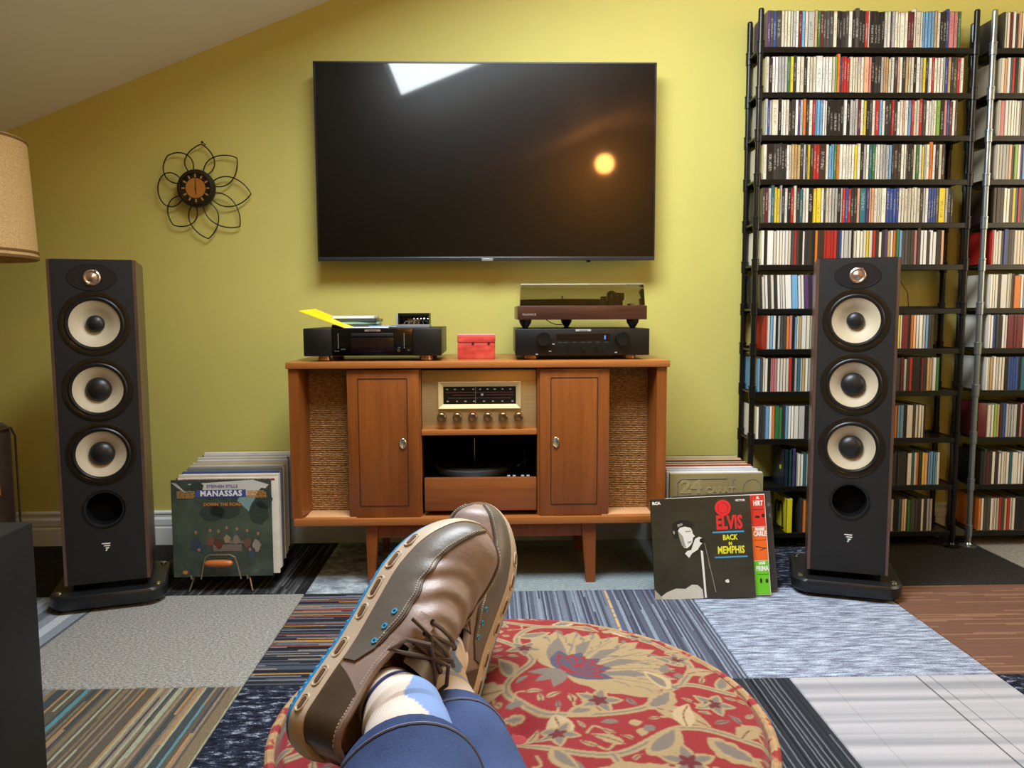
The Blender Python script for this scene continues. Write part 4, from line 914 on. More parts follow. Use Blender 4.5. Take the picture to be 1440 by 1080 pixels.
def build_left_records():
    gx = 'records in the wire stand left of the console'
    # front cover: dusk meadow with a seated group, lettered band across the top
    t = NT('meadow_print'); v = t.coords(); f = t.noise(v, 16, 5, 0.65); sp = t.n('SeparateXYZ'); t.l(v, sp.inputs[0])
    dark = t.ramp(f, [(0.3, lin((40, 50, 46))), (0.55, lin((62, 74, 66))), (0.75, lin((84, 96, 84)))])
    k = t.math('ADD', sp.outputs[2], t.math('MULTIPLY', f, 0.05))
    t.col(t.mix(t.ramp(k, [(0.10, (0.0, 0, 0, 1)), (0.2, (0.35, .35, .35, 1)), (0.3, (0.0, 0, 0, 1))]), dark, lin((84, 98, 70)))); t.set(0.45)
    front = sleeve('dark green record sleeve with blue titled band, front of the left stand', (60, 70, 64), (-0.862, 2.418, 0.050), 0.006, R(1.0), R(1.0), 0, t.m, gx)
    h = LP/2
    sky = mat('print_sky', (196, 196, 190), 0.5); trees = mat('print_trees', (46, 58, 52), 0.5); blue = mat('print_blue', (62, 74, 140), 0.5)
    gold = mat('print_gold', (176, 128, 66), 0.5); teal = mat('print_teal', (120, 150, 150), 0.5); orange = mat('print_orange', (190, 118, 58), 0.5)
    flat('printed_sky', [[(-0.105, 0.300), (0.10, 0.312), (0.150, 0.296), (0.132, 0.276), (0.125, 0.262), (0.02, 0.256), (-0.045, 0.266), (-0.06, 0.286)]], sky, front)
    flat('printed_haze', [[(0.06, 0.262), (0.115, 0.262), (0.095, 0.236), (0.085, 0.210), (0.070, 0.225), (0.05, 0.245)]], teal, front)
    flat('printed_trees', [blob(-0.075, 0.290, 0.022, 0.016, seed=1), blob(0.133, 0.250, 0.026, 0.036, seed=2), blob(0.118, 0.205, 0.030, 0.038, seed=3), blob(0.01, 0.215, 0.05, 0.026, seed=4), blob(-0.03, 0.205, 0.04, 0.026, seed=5)], trees, front, 0.0001)
    flat('printed_band', [rect(-0.078, 0.078, 0.2565, 0.281)], blue, front, 0.0003)
    lettering('printed_title', 'MANASSAS', 0.0245, S(0.0, 0.2688) @ Matrix.Translation((0, 0, 0.001)), white_print, front, bold=0.0008, xs=1.0, spacing=1.12)
    lettering('printed_name', 'STEPHEN STILLS', 0.0135, S(0.004, 0.2915) @ Matrix.Translation((0, 0, 0.0006)), mat('print_violet', (96, 92, 140), 0.5), front, bold=0.0003, spacing=1.02)
    lettering('printed_subtitle', 'DOWN THE ROAD', 0.014, S(0.004, 0.2335) @ Matrix.Translation((0, 0, 0.0006)), orange, front, bold=0.0004)
    r_ = random.Random(6); gp = []
    for q in range(5):
        for a, b_ in ((-0.138, -0.082), (0.082, 0.142)):
            x = a
            while x < b_-0.006: l_ = r_.uniform(0.006, 0.018); gp.append(rect(x, min(b_, x+l_), 0.2775-q*0.0048-0.0030, 0.2775-q*0.0048)); x += l_+0.002
    flat('printed_small_text', gp, gold, front, 0.0003)
    flat('printed_table', [[(0.012, 0.118), (0.075, 0.114), (0.078, 0.108), (0.02, 0.106)], rect(-0.03, 0.06, 0.082, 0.104)], mat('print_table', (112, 100, 92), 0.5), front, 0.0001)
    cloth = [(48, 62, 78), (112, 70, 58), (88, 50, 42), (138, 122, 100), (128, 112, 96), (104, 74, 62), (140, 132, 118), (50, 66, 76), (52, 74, 88)]
    for q, (x, z, s) in enumerate(((-0.085, 0.118, 1.3), (-0.038, 0.126, 1.0), (-0.012, 0.12, 1.1), (0.014, 0.134, 0.9), (0.044, 0.130, 0.9), (0.078, 0.120, 1.0), (0.108, 0.112, 1.1), (-0.062, 0.104, 1.0), (0.09, 0.085, 1.0))):
        c = cloth[q]; cl = mat('print_cloth_%d' % q, c, 0.5); flat('printed_figure', [blob(x, z-0.012, 0.011*s, 0.016*s, 16, q+20, 0.28)], cl, front, 0.0002)
    flat('printed_faces', [blob(x, z, 0.0045, 0.006, 8, q+40) for q, (x, z) in enumerate(((-0.083, 0.145), (-0.038, 0.150), (-0.012, 0.147), (0.014, 0.158), (0.046, 0.154), (0.078, 0.148), (0.112, 0.138), (0.085, 0.087), (-0.075, 0.088)))], mat('print_skin', (150, 108, 86), 0.5), front, 0.0003)
    flat('printed_emblem', [blob(-0.120, 0.015, 0.0085, 0.006, 14, 3, 0.03)], orange, front, 0.0002)
    flat('ring_wear', [[(-h+0.002+k_*0.006, 0.305-k_*0.001), (-h+0.004+k_*0.006, 0.306-k_*0.001), (-h+0.038+k_*0.004, 0.278-k_*0.002), (-h+0.036+k_*0.004, 0.277-k_*0.002)] for k_ in range(3)], mat('print_wear', (180, 180, 172), 0.6), front, 0.0004)
    cols = [('white red-lettered', (222, 216, 204)), ('dark maroon', (110, 40, 38)), ('cream', (216, 208, 186)), ('thick ivory', (224, 220, 202)), ('blue and pink', (140, 128, 168)), ('deep blue', (70, 92, 140)), ('orange-brown', (176, 120, 80)), ('grey-green', (120, 126, 116)), ('pale cream', (214, 210, 190)), ('black', (30, 30, 30)), ('light grey', (196, 194, 184)), ('tan', (182, 156, 118)), ('buff', (204, 190, 160)), ('ivory', (220, 214, 196)), ('slate', (88, 92, 98)), ('pearl', (214, 212, 204)), ('brown', (112, 86, 62)), ('off-white', (210, 206, 192)), ('dark grey', (62, 62, 62)), ('pale grey', (186, 184, 176)), ('dull white', (204, 200, 190)), ('smoke grey', (110, 108, 104)), ('bright white', (232, 230, 222))]
    y = 2.430
    n = len(cols)
    for k, (nm, c) in enumerate(cols):
        th = 0.016 if 'thick' in nm or 'bright' in nm else (0.007, 0.010, 0.008, 0.012)[k % 4]
        fr = (y-2.43)/0.45
        zz = 0.050 + 0.010*fr + (0.004, 0.0, 0.006, 0.002, 0.0)[k % 5]
        lab = '%s record sleeve, %s behind the front cover in the left stand' % (nm, ordinal(k+1))
        o = sleeve(lab, c, (-0.850-0.062*fr+(0.006, -0.003, 0.0, 0.004)[k % 4], y, zz), th, R(1.0), R(1.0), 0, None, gx)
        if k == 0:
            b = MB()
            x = -0.14
            while x < 0.14: l_ = r_.uniform(0.004, 0.014); b.box(x, x+l_, -0.0005, 0.0, LP-0.010, LP-0.004); x += l_+0.003
            b.build('printed_line', mat('print_red', (150, 44, 44), 0.5), o, smooth=0)
        if nm == 'bright white':
            flat('printed_line', [rect(-0.020+0.006*q_, -0.0155+0.006*q_, LP-0.015, LP-0.009) for q_ in range(7)], mat('print_dark', (60, 60, 60), 0.5), o)
        if nm == 'blue and pink':
            b = MB(); x = -0.15
            while x < 0.14: l_ = r_.uniform(0.008, 0.03); b.box(x, x+l_, -0.0005, 0.0, LP-0.016, LP-0.003); x += l_+0.006
            b.build('printed_line', mat('print_pinkwhite', (220, 190, 196), 0.5), o, smooth=0)
        y += th + (0.0085 if k < n-2 else 0.006)
    # the wire stand: two long rails, splayed legs, front loop with a wooden grip
    stand_wire = mat('stand_wire', (170, 156, 132), 0.3, 0.8)
    e = thing('record_stand', 'brass wire record stand with turned wooden grip', 'record stand', (-0.87, 2.63, 0))
    for s in (-0.0885, 0.0885):
        xa = -0.872+s; xb = -0.93+s
        MB().tube([(xa, 2.405, 0.20 if False else 0.058), (xa, 2.408, 0.047), (xa+0.001, 2.42, 0.044), (xb, 2.90, 0.054), (xb, 2.912, 0.07), (xb, 2.915, 0.22)], 0.003, 8).build('rail', stand_wire, e, world=True)
        MB().tube([(xa, 2.43, 0.044), (xa+s*0.14, 2.416, 0.0025)], 0.0026, 8).build('leg', stand_wire, e, world=True)
        MB().tube([(xb, 2.86, 0.053), (xb+s*0.14, 2.885, 0.0025)], 0.0026, 8).build('leg', stand_wire, e, world=True)
    fl_ = MB(); yF = 2.402
    fl_.tube([(-0.928, yF, 0.047), (-0.918, yF, 0.095), (-0.912, yF, 0.118), (-0.900, yF, 0.126), (-0.835, yF, 0.126), (-0.820, yF, 0.118), (-0.812, yF, 0.095), (-0.802, yF, 0.047)], 0.0022, 8)
    fl_.build('front_loop', stand_wire, e, world=True)
    MB().lathe([(0, -0.042), (0.006, -0.042), (0.0095, -0.036), (0.0112, -0.015), (0.0112, 0.015), (0.0095, 0.036), (0.006, 0.042), (0, 0.042)], 20, M=Matrix.Translation((-0.868, yF-0.006, 0.100)) @ Matrix.Rotation(R(90), 4, 'Y')).build('grip', wood('grip_wood', (160, 84, 34), (198, 118, 58), axis=0, rough=0.3), e, world=True)
    MB().tube([(-0.915, yF, 0.100), (-0.822, yF, 0.100)], 0.002, 8).build('grip_rod', brass, e, world=True)
build_left_records()

def build_right_records():
    g = 'records leaning and standing right of the console'
    red = mat('print_bright_red', (222, 38, 40), 0.5); yel = mat('print_yellow', (226, 222, 40), 0.5); cy = mat('print_cyan', (64, 150, 196), 0.5)
    t = NT('dark_cover'); v = t.coords(); f = t.noise(v, 9, 4); t.col(t.ramp(f, [(0.3, lin((44, 42, 34))), (0.7, lin((62, 59, 48)))])); t.set(0.28)
    o = sleeve('dark record sleeve with red and yellow lettering and a singer', (50, 48, 40), (0.6580, 2.296, 0.0), 0.005, R(-1.5), R(9), R(-2.2), t.m, g)
    lettering('printed_title', 'ELVIS', 0.058, S(0.087, 0.2305), red, o, bold=0.0022, xs=0.62)
    lettering('printed_subtitle', 'BACK', 0.0225, S(0.087, 0.1855), yel, o, bold=0.0007, xs=0.78)
    lettering('printed_subtitle', 'IN', 0.0135, S(0.087, 0.1665), yel, o, bold=0.0006, xs=0.8)
    lettering('printed_subtitle', 'MEMPHIS', 0.031, S(0.088, 0.1465), yel, o, bold=0.0009, xs=0.68)
    lettering('printed_mark', 'RCA', 0.0115, S(-0.137, 0.300), white_print, o, bold=0.0007, xs=1.1)
    lettering('printed_mark', 'VICTOR', 0.0085, S(0.125, 0.299), white_print, o, bold=0.0003)
    flat('printed_disc', [blob(0.070, 0.278, 0.025, 0.025, 32, 0, 0)], red, o)
    ring = MB(); ring.tube([(0.070+0.016*math.cos(a/16*math.pi), -0.0007, 0.278+0.016*math.sin(a/16*math.pi)) for a in range(32)], 0.0006, 4, closed=True)
    ring.build('printed_ring', mat('print_deep_red', (150, 20, 26), 0.5), o)
    flat('printed_bar', [rect(0.033, 0.132, 0.2005, 0.2055), rect(0.036, 0.138, 0.1235, 0.1280)], cy, o)
    # generic singer: lit side of the face, hand with microphone, stand, shirt
    pale = mat('print_pale', (226, 224, 216), 0.5); mid = mat('print_mid_grey', (150, 146, 134), 0.5); hair = mat('print_hair', (26, 25, 22), 0.5)
    flat('printed_face', [[(-0.075, 0.215), (-0.066, 0.224), (-0.050, 0.226), (-0.036, 0.222), (-0.030, 0.212), (-0.029, 0.203), (-0.022, 0.194), (-0.028, 0.190), (-0.030, 0.182), (-0.031, 0.176), (-0.038, 0.166), (-0.048, 0.158), (-0.058, 0.160), (-0.065, 0.172), (-0.069, 0.190)]], pale, o)
    flat('printed_shade', [[(-0.075, 0.214), (-0.060, 0.196), (-0.056, 0.178), (-0.052, 0.160), (-0.064, 0.166), (-0.070, 0.188)], rect(-0.052, -0.034, 0.208, 0.2115), [(-0.046, 0.172), (-0.034, 0.176), (-0.033, 0.180), (-0.045, 0.178)]], mid, o, 0.0002)
    flat('printed_hair', [[(-0.094, 0.205), (-0.090, 0.235), (-0.070, 0.246), (-0.046, 0.246), (-0.026, 0.236), (-0.020, 0.226), (-0.036, 0.221), (-0.052, 0.225), (-0.068, 0.222), (-0.076, 0.210), (-0.074, 0.190), (-0.086, 0.188)]], hair, o, 0.0001)
    flat('printed_hair_light', [[(-0.076, 0.232), (-0.060, 0.236), (-0.058, 0.230), (-0.074, 0.224)], blob(-0.087, 0.208, 0.003, 0.006, 8, 2, .1)], mid, o, 0.0003)
    flat('printed_hand', [[(-0.030, 0.168), (-0.022, 0.186), (-0.010, 0.192), (0.000, 0.188), (0.003, 0.176), (-0.008, 0.164), (-0.016, 0.152), (-0.034, 0.142), (-0.044, 0.128), (-0.056, 0.142), (-0.048, 0.150), (-0.036, 0.152)]], pale, o, 0.0001)
    flat('printed_microphone', [blob(-0.001, 0.180, 0.008, 0.0075, 14, 3, 0.02), [(-0.006, 0.158), (0.001, 0.158), (0.002, 0.148), (-0.004, 0.148)]], hair, o, 0.0003)
    flat('printed_stand', [[(-0.007, 0.150), (0.000, 0.150), (0.004, 0.004), (-0.002, 0.004)]], pale, o, 0.0002)
    flat('printed_cord', [[(0.006, 0.172), (0.0075, 0.172), (0.034, 0.020), (0.032, 0.020)], [(0.015, 0.115), (0.017, 0.115), (0.020, 0.094), (0.018, 0.094)]], mid, o, 0.0002)
    flat('printed_shirt', [[(-0.152, 0.003), (-0.006, 0.003), (-0.008, 0.030), (-0.022, 0.044), (-0.040, 0.046), (-0.060, 0.034), (-0.090, 0.036), (-0.118, 0.026)]], mat('print_shirt', (198, 196, 184), 0.5), o, 0.0001)
    flat('printed_mark', [blob(0.071, 0.052, 0.006, 0.006, 7, 9, 0.5)], pale, o)
    # shrink-wrap streaks
    flat('worn_corner', [[(-LP/2, 0.0), (-LP/2+0.03, 0.0), (-LP/2+0.012, 0.022), (-LP/2, 0.035)]], mat('print_wear2', (170, 164, 148), 0.6), o, 0.0002)
    # second: three colour panels
    o = sleeve('red, orange and green panelled record sleeve behind the dark one', (230, 226, 214), (0.7105, 2.310, 0.0), 0.005, R(-1.5), R(9), R(-2.4), mat('sleeve_white', (226, 222, 210), 0.4), g)
    h = LP/2
    flat('printed_panel', [rect(-h+.002, h-.002, 0.213, LP-.002)], mat('panel_red', (214, 52, 40), 0.45), o)
    flat('printed_panel', [rect(-h+.002, h-.002, 0.108, 0.211)], mat('panel_orange', (232, 104, 34), 0.45), o)
    flat('printed_panel', [rect(-h+.002, h-.002, 0.002, 0.106)], mat('panel_green', (104, 196, 36), 0.45), o)
    for tx, z, s in (('AL', 0.302, .0115), ('HIRT', 0.285, .021), ('FRANKIE', 0.204, .011), ('CARLE', 0.190, .021), ('LOUIS', 0.099, .011), ('PRIMA', 0.082, .021)):
        lettering('printed_name', tx, s, S(0.134, z) @ Matrix.Translation((0, 0, .0006)), white_print, o, bold=0.0009, xs=0.66)
    ink = mat('print_ink', (40, 30, 26), 0.5)
    flat('printed_figure', [blob(0.130, 0.243, 0.008, 0.004, 9, 4), blob(0.148, 0.246, 0.005, 0.006, 9, 5), blob(0.128, 0.045, 0.004, 0.008, 9, 6), blob(0.146, 0.044, 0.005, 0.007, 9, 7), [(0.118, 0.150), (0.15, 0.143), (0.15, 0.145), (0.118, 0.153)], [(0.13, 0.137), (0.152, 0.145), (0.152, 0.147), (0.13, 0.139)], rect(0.115, 0.152, 0.265, 0.2665), rect(0.115, 0.152, 0.170, 0.1715), rect(0.117, 0.153, 0.064, 0.0655)], ink, o, 0.0002)
    # third: plain dark grey
    o = sleeve('plain charcoal grey record sleeve leaning third from the front at right', (58, 55, 52), (0.745, 2.345, 0.0), 0.006, R(-1.5), R(9), R(-3.0), None, g)
    flat('printed_mark', [blob(0.148, 0.270, 0.004, 0.007, 12, 2, 0.1), blob(0.149, 0.236, 0.004, 0.007, 12, 4, 0.1)], mat('print_grey', (100, 97, 92), 0.5), o)
    # standing row behind
    o = sleeve('khaki gold record sleeve with embossed lettering in clear wrap', (160, 148, 104), (0.745, 2.492, 0.038), 0.008, 0, R(1.5), 0, mat('khaki_gold', (166, 154, 108), 0.4, 0.25, var=0.06, vscale=8), g)
    em = mat('emboss_dark', (112, 116, 112), 0.45)
    lettering('embossed_title', '24', 0.062, S(-0.085, 0.268), mat('khaki_light', (186, 174, 128), 0.35, 0.3), o, bold=0.002, xs=1.15, extrude=0.0012)
    lettering('embossed_title', 'CARAT', 0.030, S(0.012, 0.256), mat('khaki_light', (186, 174, 128)), o, bold=0.0012, xs=1.0, extrude=0.0012)
    b = MB(); b.tube([(-0.130, -0.0006, 0.235), (-0.130, -0.0006, 0.285), (-0.118, -0.0006, 0.297), (0.035, -0.0006, 0.297)], 0.0016, 6); b.build('embossed_line', em, o)
    b = MB(); b.tube([(0.055, -0.0004, 0.22), (0.055, -0.0004, 0.290), (0.064, -0.0004, 0.296)], 0.0009, 6); b.tube([(0.12+0.030*math.cos(a*math.pi/14), -0.0004, 0.262+0.032*math.sin(a*math.pi/14)) for a in range(-2, 17)], 0.0009, 6); b.build('embossed_ring', em, o)
    cols = [('clear-wrapped white', (222, 222, 218)), ('bright white', (232, 230, 224)), ('ice white', (214, 218, 222)), ('pale violet', (176, 178, 210)), ('snow white', (228, 228, 226)), ('milky white', (216, 214, 206)), ('brick red', (178, 84, 62)), ('ivory', (222, 212, 188)), ('rust brown', (158, 96, 64)), ('cream', (216, 204, 172)), ('dark grey', (70, 68, 64)), ('peach', (222, 176, 142)), ('tan', (190, 164, 122)), ('sage green', (150, 160, 124)), ('sand', (206, 190, 150)), ('black', (28, 28, 28))]
    y = 2.508
    for k, (nm, c) in enumerate(cols):
        th = (0.010, 0.012, 0.009, 0.013)[k % 4]; fr = (y-2.50)/0.38
        sleeve('%s record sleeve, %s behind the khaki sleeve at right' % (nm, ordinal(k+1)), c, (0.744+0.016*fr+(0.003, -0.003, 0.0)[k % 3], y, 0.038+(0.002, 0, 0.003, 0.001)[k % 4]-0.004*fr), th, 0, R(1.0), 0, None, g)
        y += th+0.0105
    e = thing('record_stand', 'low black wire record stand right of the console', 'record stand', (0.75, 2.69, 0))
    for x in (0.66, 0.84):
        MB().tube([(x, 2.46, 0.09), (x, 2.463, 0.034), (x, 2.475, 0.031), (x, 2.90, 0.031), (x, 2.912, 0.05), (x, 2.915, 0.20)], 0.003, 8).build('rail', dark_metal, e, world=True)
        for y_ in (2.50, 2.88): MB().tube([(x, y_, 0.031), (x, y_, 0.0)], 0.003, 8).build('leg', dark_metal, e, world=True)
    MB().tube([(0.66, 2.68, 0.029), (0.84, 2.68, 0.029)], 0.003, 8).build('cross_bar', dark_metal, e, world=True)
build_right_records()

# ------------------------------------------------------------------ disc racks
RY0, RY1 = 2.79, 2.925                     # front and back of the racks
SHELF = [(z-CAM_H)*1.0145+CAM_H for z in (1.8055, 1.652, 1.5055, 1.353, 1.2015, 1.053, 0.896, 0.751, 0.597, 0.4235, 0.2475, 0.0735)]
def build_rack(x0, x1, label, front_left_mat, back_left_mat):
    e = thing('disc_rack', label, 'rack', ((x0+x1)/2, (RY0+RY1)/2, 0))
    corner = [(x0, RY0+0.006, front_left_mat), (x1, RY0+0.006, dark_metal), (x0+0.004, RY1, back_left_mat), (x1-0.004, RY1, dark_metal)]
    for x, y, m in corner:
        p = MB().tube([(x, y, 0.012), (x, y, SHELF[0]+0.128)], 0.0100, 14).build('post', m, e, world=True)
        first = None
        for z in SHELF:
            if first is None:
                first = MB().lathe([(0.0100, -0.024), (0.0128, -0.022), (0.0128, 0.016), (0.0138, 0.017), (0.0138, 0.022), (0.0100, 0.023)], 14, M=Matrix.Translation((x, y, z)), closed=True).build('coupling', m, p, world=True)
            else:
                c = first.copy(); COL.objects.link(c); c.parent = p; c.location = (0, 0, z-SHELF[0])
        MB().lathe([(0, 0), (0.030, 0), (0.030, 0.004), (0.014, 0.010), (0.010, 0.016), (0, 0.016)], 24, M=Matrix.Translation((x, y, 0))).build('foot', m if m is not dark_metal else dark_metal, p, world=True)
        MB().lathe([(0, 0), (0.0100, 0), (0.008, 0.005), (0, 0.006)], 14, M=Matrix.Translation((x, y, SHELF[0]+0.128))).build('post_cap', m, p, world=True)
    for z in SHELF:
        b = MB()
        b.box(x0+0.010, x1-0.010, RY0, RY1, z-0.0055, z-0.0015)
        b.box(x0+0.010, x1-0.010, RY0-0.001, RY0+0.003, z-0.019, z, bev=0.0008, seg=1)
        b.box(x0+0.010, x1-0.010, RY1-0.003, RY1, z-0.014, z+0.010)
        s = b.build('shelf', dark_metal, e, world=True, smooth=0)
        b = MB()
        for x in (x0, x1):
            b.tube([(x, RY0+0.006, z-0.002), (x+(0.004 if x == x0 else -0.004), RY1, z-0.002)], 0.005, 8)
        b.build('side_rail', dark_metal, s, world=True)
    return e
galv = mat('galvanised_steel', (150, 162, 170), 0.28, 0.85)
RX0, RX1, QX0, QX1 = 0.9585, 1.733, 1.797, 2.57
build_rack(RX0, RX1, 'tall black pipe rack packed with disc cases behind the right speaker', dark_metal, dark_metal)
build_rack(QX0, QX1, 'tall disc rack with a galvanised front post at the right edge', galv, mat('grey_steel', (86, 92, 96), 0.3, 0.7))

PAL = {'white': (226, 222, 212), 'cream': (214, 204, 180), 'ivory': (232, 226, 206), 'light grey': (178, 176, 170), 'black': (32, 30, 29), 'charcoal': (54, 50, 47), 'dark grey': (74, 70, 66), 'dark brown': (60, 46, 38),
       'red': (184, 44, 38), 'maroon': (108, 32, 40), 'orange': (214, 118, 42), 'yellow': (222, 194, 52), 'green': (58, 116, 66), 'lime green': (138, 180, 72), 'teal': (46, 104, 116), 'blue': (48, 76, 146), 'sky blue': (112, 164, 204), 'purple': (84, 58, 106), 'pink': (204, 126, 124), 'tan': (188, 156, 106), 'peach': (222, 168, 130)}
WGT = {'white': 18, 'cream': 12, 'ivory': 13, 'light grey': 6, 'black': 11, 'charcoal': 9, 'dark grey': 7, 'dark brown': 5, 'red': 5, 'maroon': 3, 'orange': 3, 'yellow': 2.5, 'green': 1.5, 'lime green': 1, 'teal': 1.6, 'blue': 3, 'sky blue': 2, 'purple': 1.6, 'pink': 2, 'tan': 3, 'peach': 2}
NAMES = list(PAL); CUM = np.cumsum([WGT[n] for n in NAMES])/sum(WGT.values())
def spine_material():
    t = NT('disc_spine'); oi = t.n('ObjectInfo'); tc = t.n('TexCoord'); sp = t.n('SeparateXYZ'); t.l(tc.outputs['Generated'], sp.inputs[0])
    gx, gz = sp.outputs[0], sp.outputs[2]; rnd = oi.outputs['Random']
    base = oi.outputs['Color']
    cv = t.n('CombineXYZ'); t.l(t.math('MULTIPLY', gx, 3.0), cv.inputs[0]); t.l(t.math('MULTIPLY', gz, 46.0), cv.inputs[1]); t.l(t.math('MULTIPLY', rnd, 300), cv.inputs[2])
    n = t.noise(cv.outputs[0], 1.0, 2, 0.7)
    inx = t.math('LESS_THAN', t.math('ABSOLUTE', t.math('SUBTRACT', gx, 0.5)), 0.24)
    lo = t.math('GREATER_THAN', gz, t.math('ADD', t.math('MULTIPLY', rnd, 0.3), 0.12)); hi = t.math('LESS_THAN', gz, t.math('ADD', t.math('MULTIPLY', rnd, 0.3), 0.62))
    k = t.math('MULTIPLY', t.math('MULTIPLY', inx, t.math('MULTIPLY', lo, hi)), t.math('GREATER_THAN', n, 0.52))
    bw = t.n('RGBToBW'); t.l(base, bw.inputs[0])
    ink = t.mix(t.math('LESS_THAN', bw.outputs[0], 0.22), (0.06, 0.05, 0.05, 1), (0.62, 0.58, 0.5, 1))
    c = t.mix(t.math('MULTIPLY', k, 0.5), base, ink)
    # a coloured foot or head block on about a third of the spines
    r2 = t.n('TexWhiteNoise'); r2.noise_dimensions = '1D'; t.l(t.math('MULTIPLY', rnd, 917.0), r2.inputs['W'])
    top = t.math('GREATER_THAN', gz, t.math('ADD', t.math('MULTIPLY', r2.outputs['Value'], 0.25), 0.70)); use = t.math('GREATER_THAN', r2.outputs['Value'], 0.62)
    c = t.mix(t.math('MULTIPLY', t.math('MULTIPLY', top, use), 0.8), c, t.mix(0.5, base, r2.outputs['Color'], 'MULTIPLY'))
    t.col(c); t.set(0.32); return t.m
SPINE = spine_material(); CASE = mat('clear_case', (62, 60, 58), 0.15)
vc = NT('disc_spine_joined'); at = vc.n('Attribute'); at.attribute_name = 'Col'; vc.col(at.outputs['Color']); vc.set(0.32)
SPINE_VC = vc.m
def disc_geo(w, h):
    """a jewel case stood on its end: case block, recessed edge and printed spine; returns verts, faces, material ids"""
    d, i, c = 0.140, min(0.0009, w*0.1), 0.0006
    v = [(0, 0, 0), (w, 0, 0), (w, 0, h), (0, 0, h), (0, d, 0), (w, d, 0), (w, d, h), (0, d, h),
         (i, 0, 0.0012), (w-i, 0, 0.0012), (w-i, 0, h-0.0012), (i, 0, h-0.0012),
         (i, c, 0.0012), (w-i, c, 0.0012), (w-i, c, h-0.0012), (i, c, h-0.0012)]
    f = [(4, 7, 6, 5), (0, 4, 5, 1), (3, 2, 6, 7), (0, 3, 7, 4), (1, 5, 6, 2), (0, 1, 9, 8), (1, 2, 10, 9), (2, 3, 11, 10), (3, 0, 8, 11), (8, 9, 13, 12), (9, 10, 14, 13), (10, 11, 15, 14), (11, 8, 12, 15), (12, 13, 14, 15)]
    return v, f, [1 if k in (3, 4, 13) else 0 for k in range(14)]
DISC_CACHE = {}
def disc_mesh(w, h):
    key = (round(w, 4), round(h, 4))
    if key not in DISC_CACHE:
        v, f, mi = disc_geo(*key); me = bpy.data.meshes.new('disc_case'); me.from_pydata(v, [], f)
        me.materials.append(CASE); me.materials.append(SPINE); me.polygons.foreach_set('material_index', mi)
        me.update(); DISC_CACHE[key] = me
    return DISC_CACHE[key]
SHELFWORD = ['top', 'second', 'third', 'fourth', 'fifth']
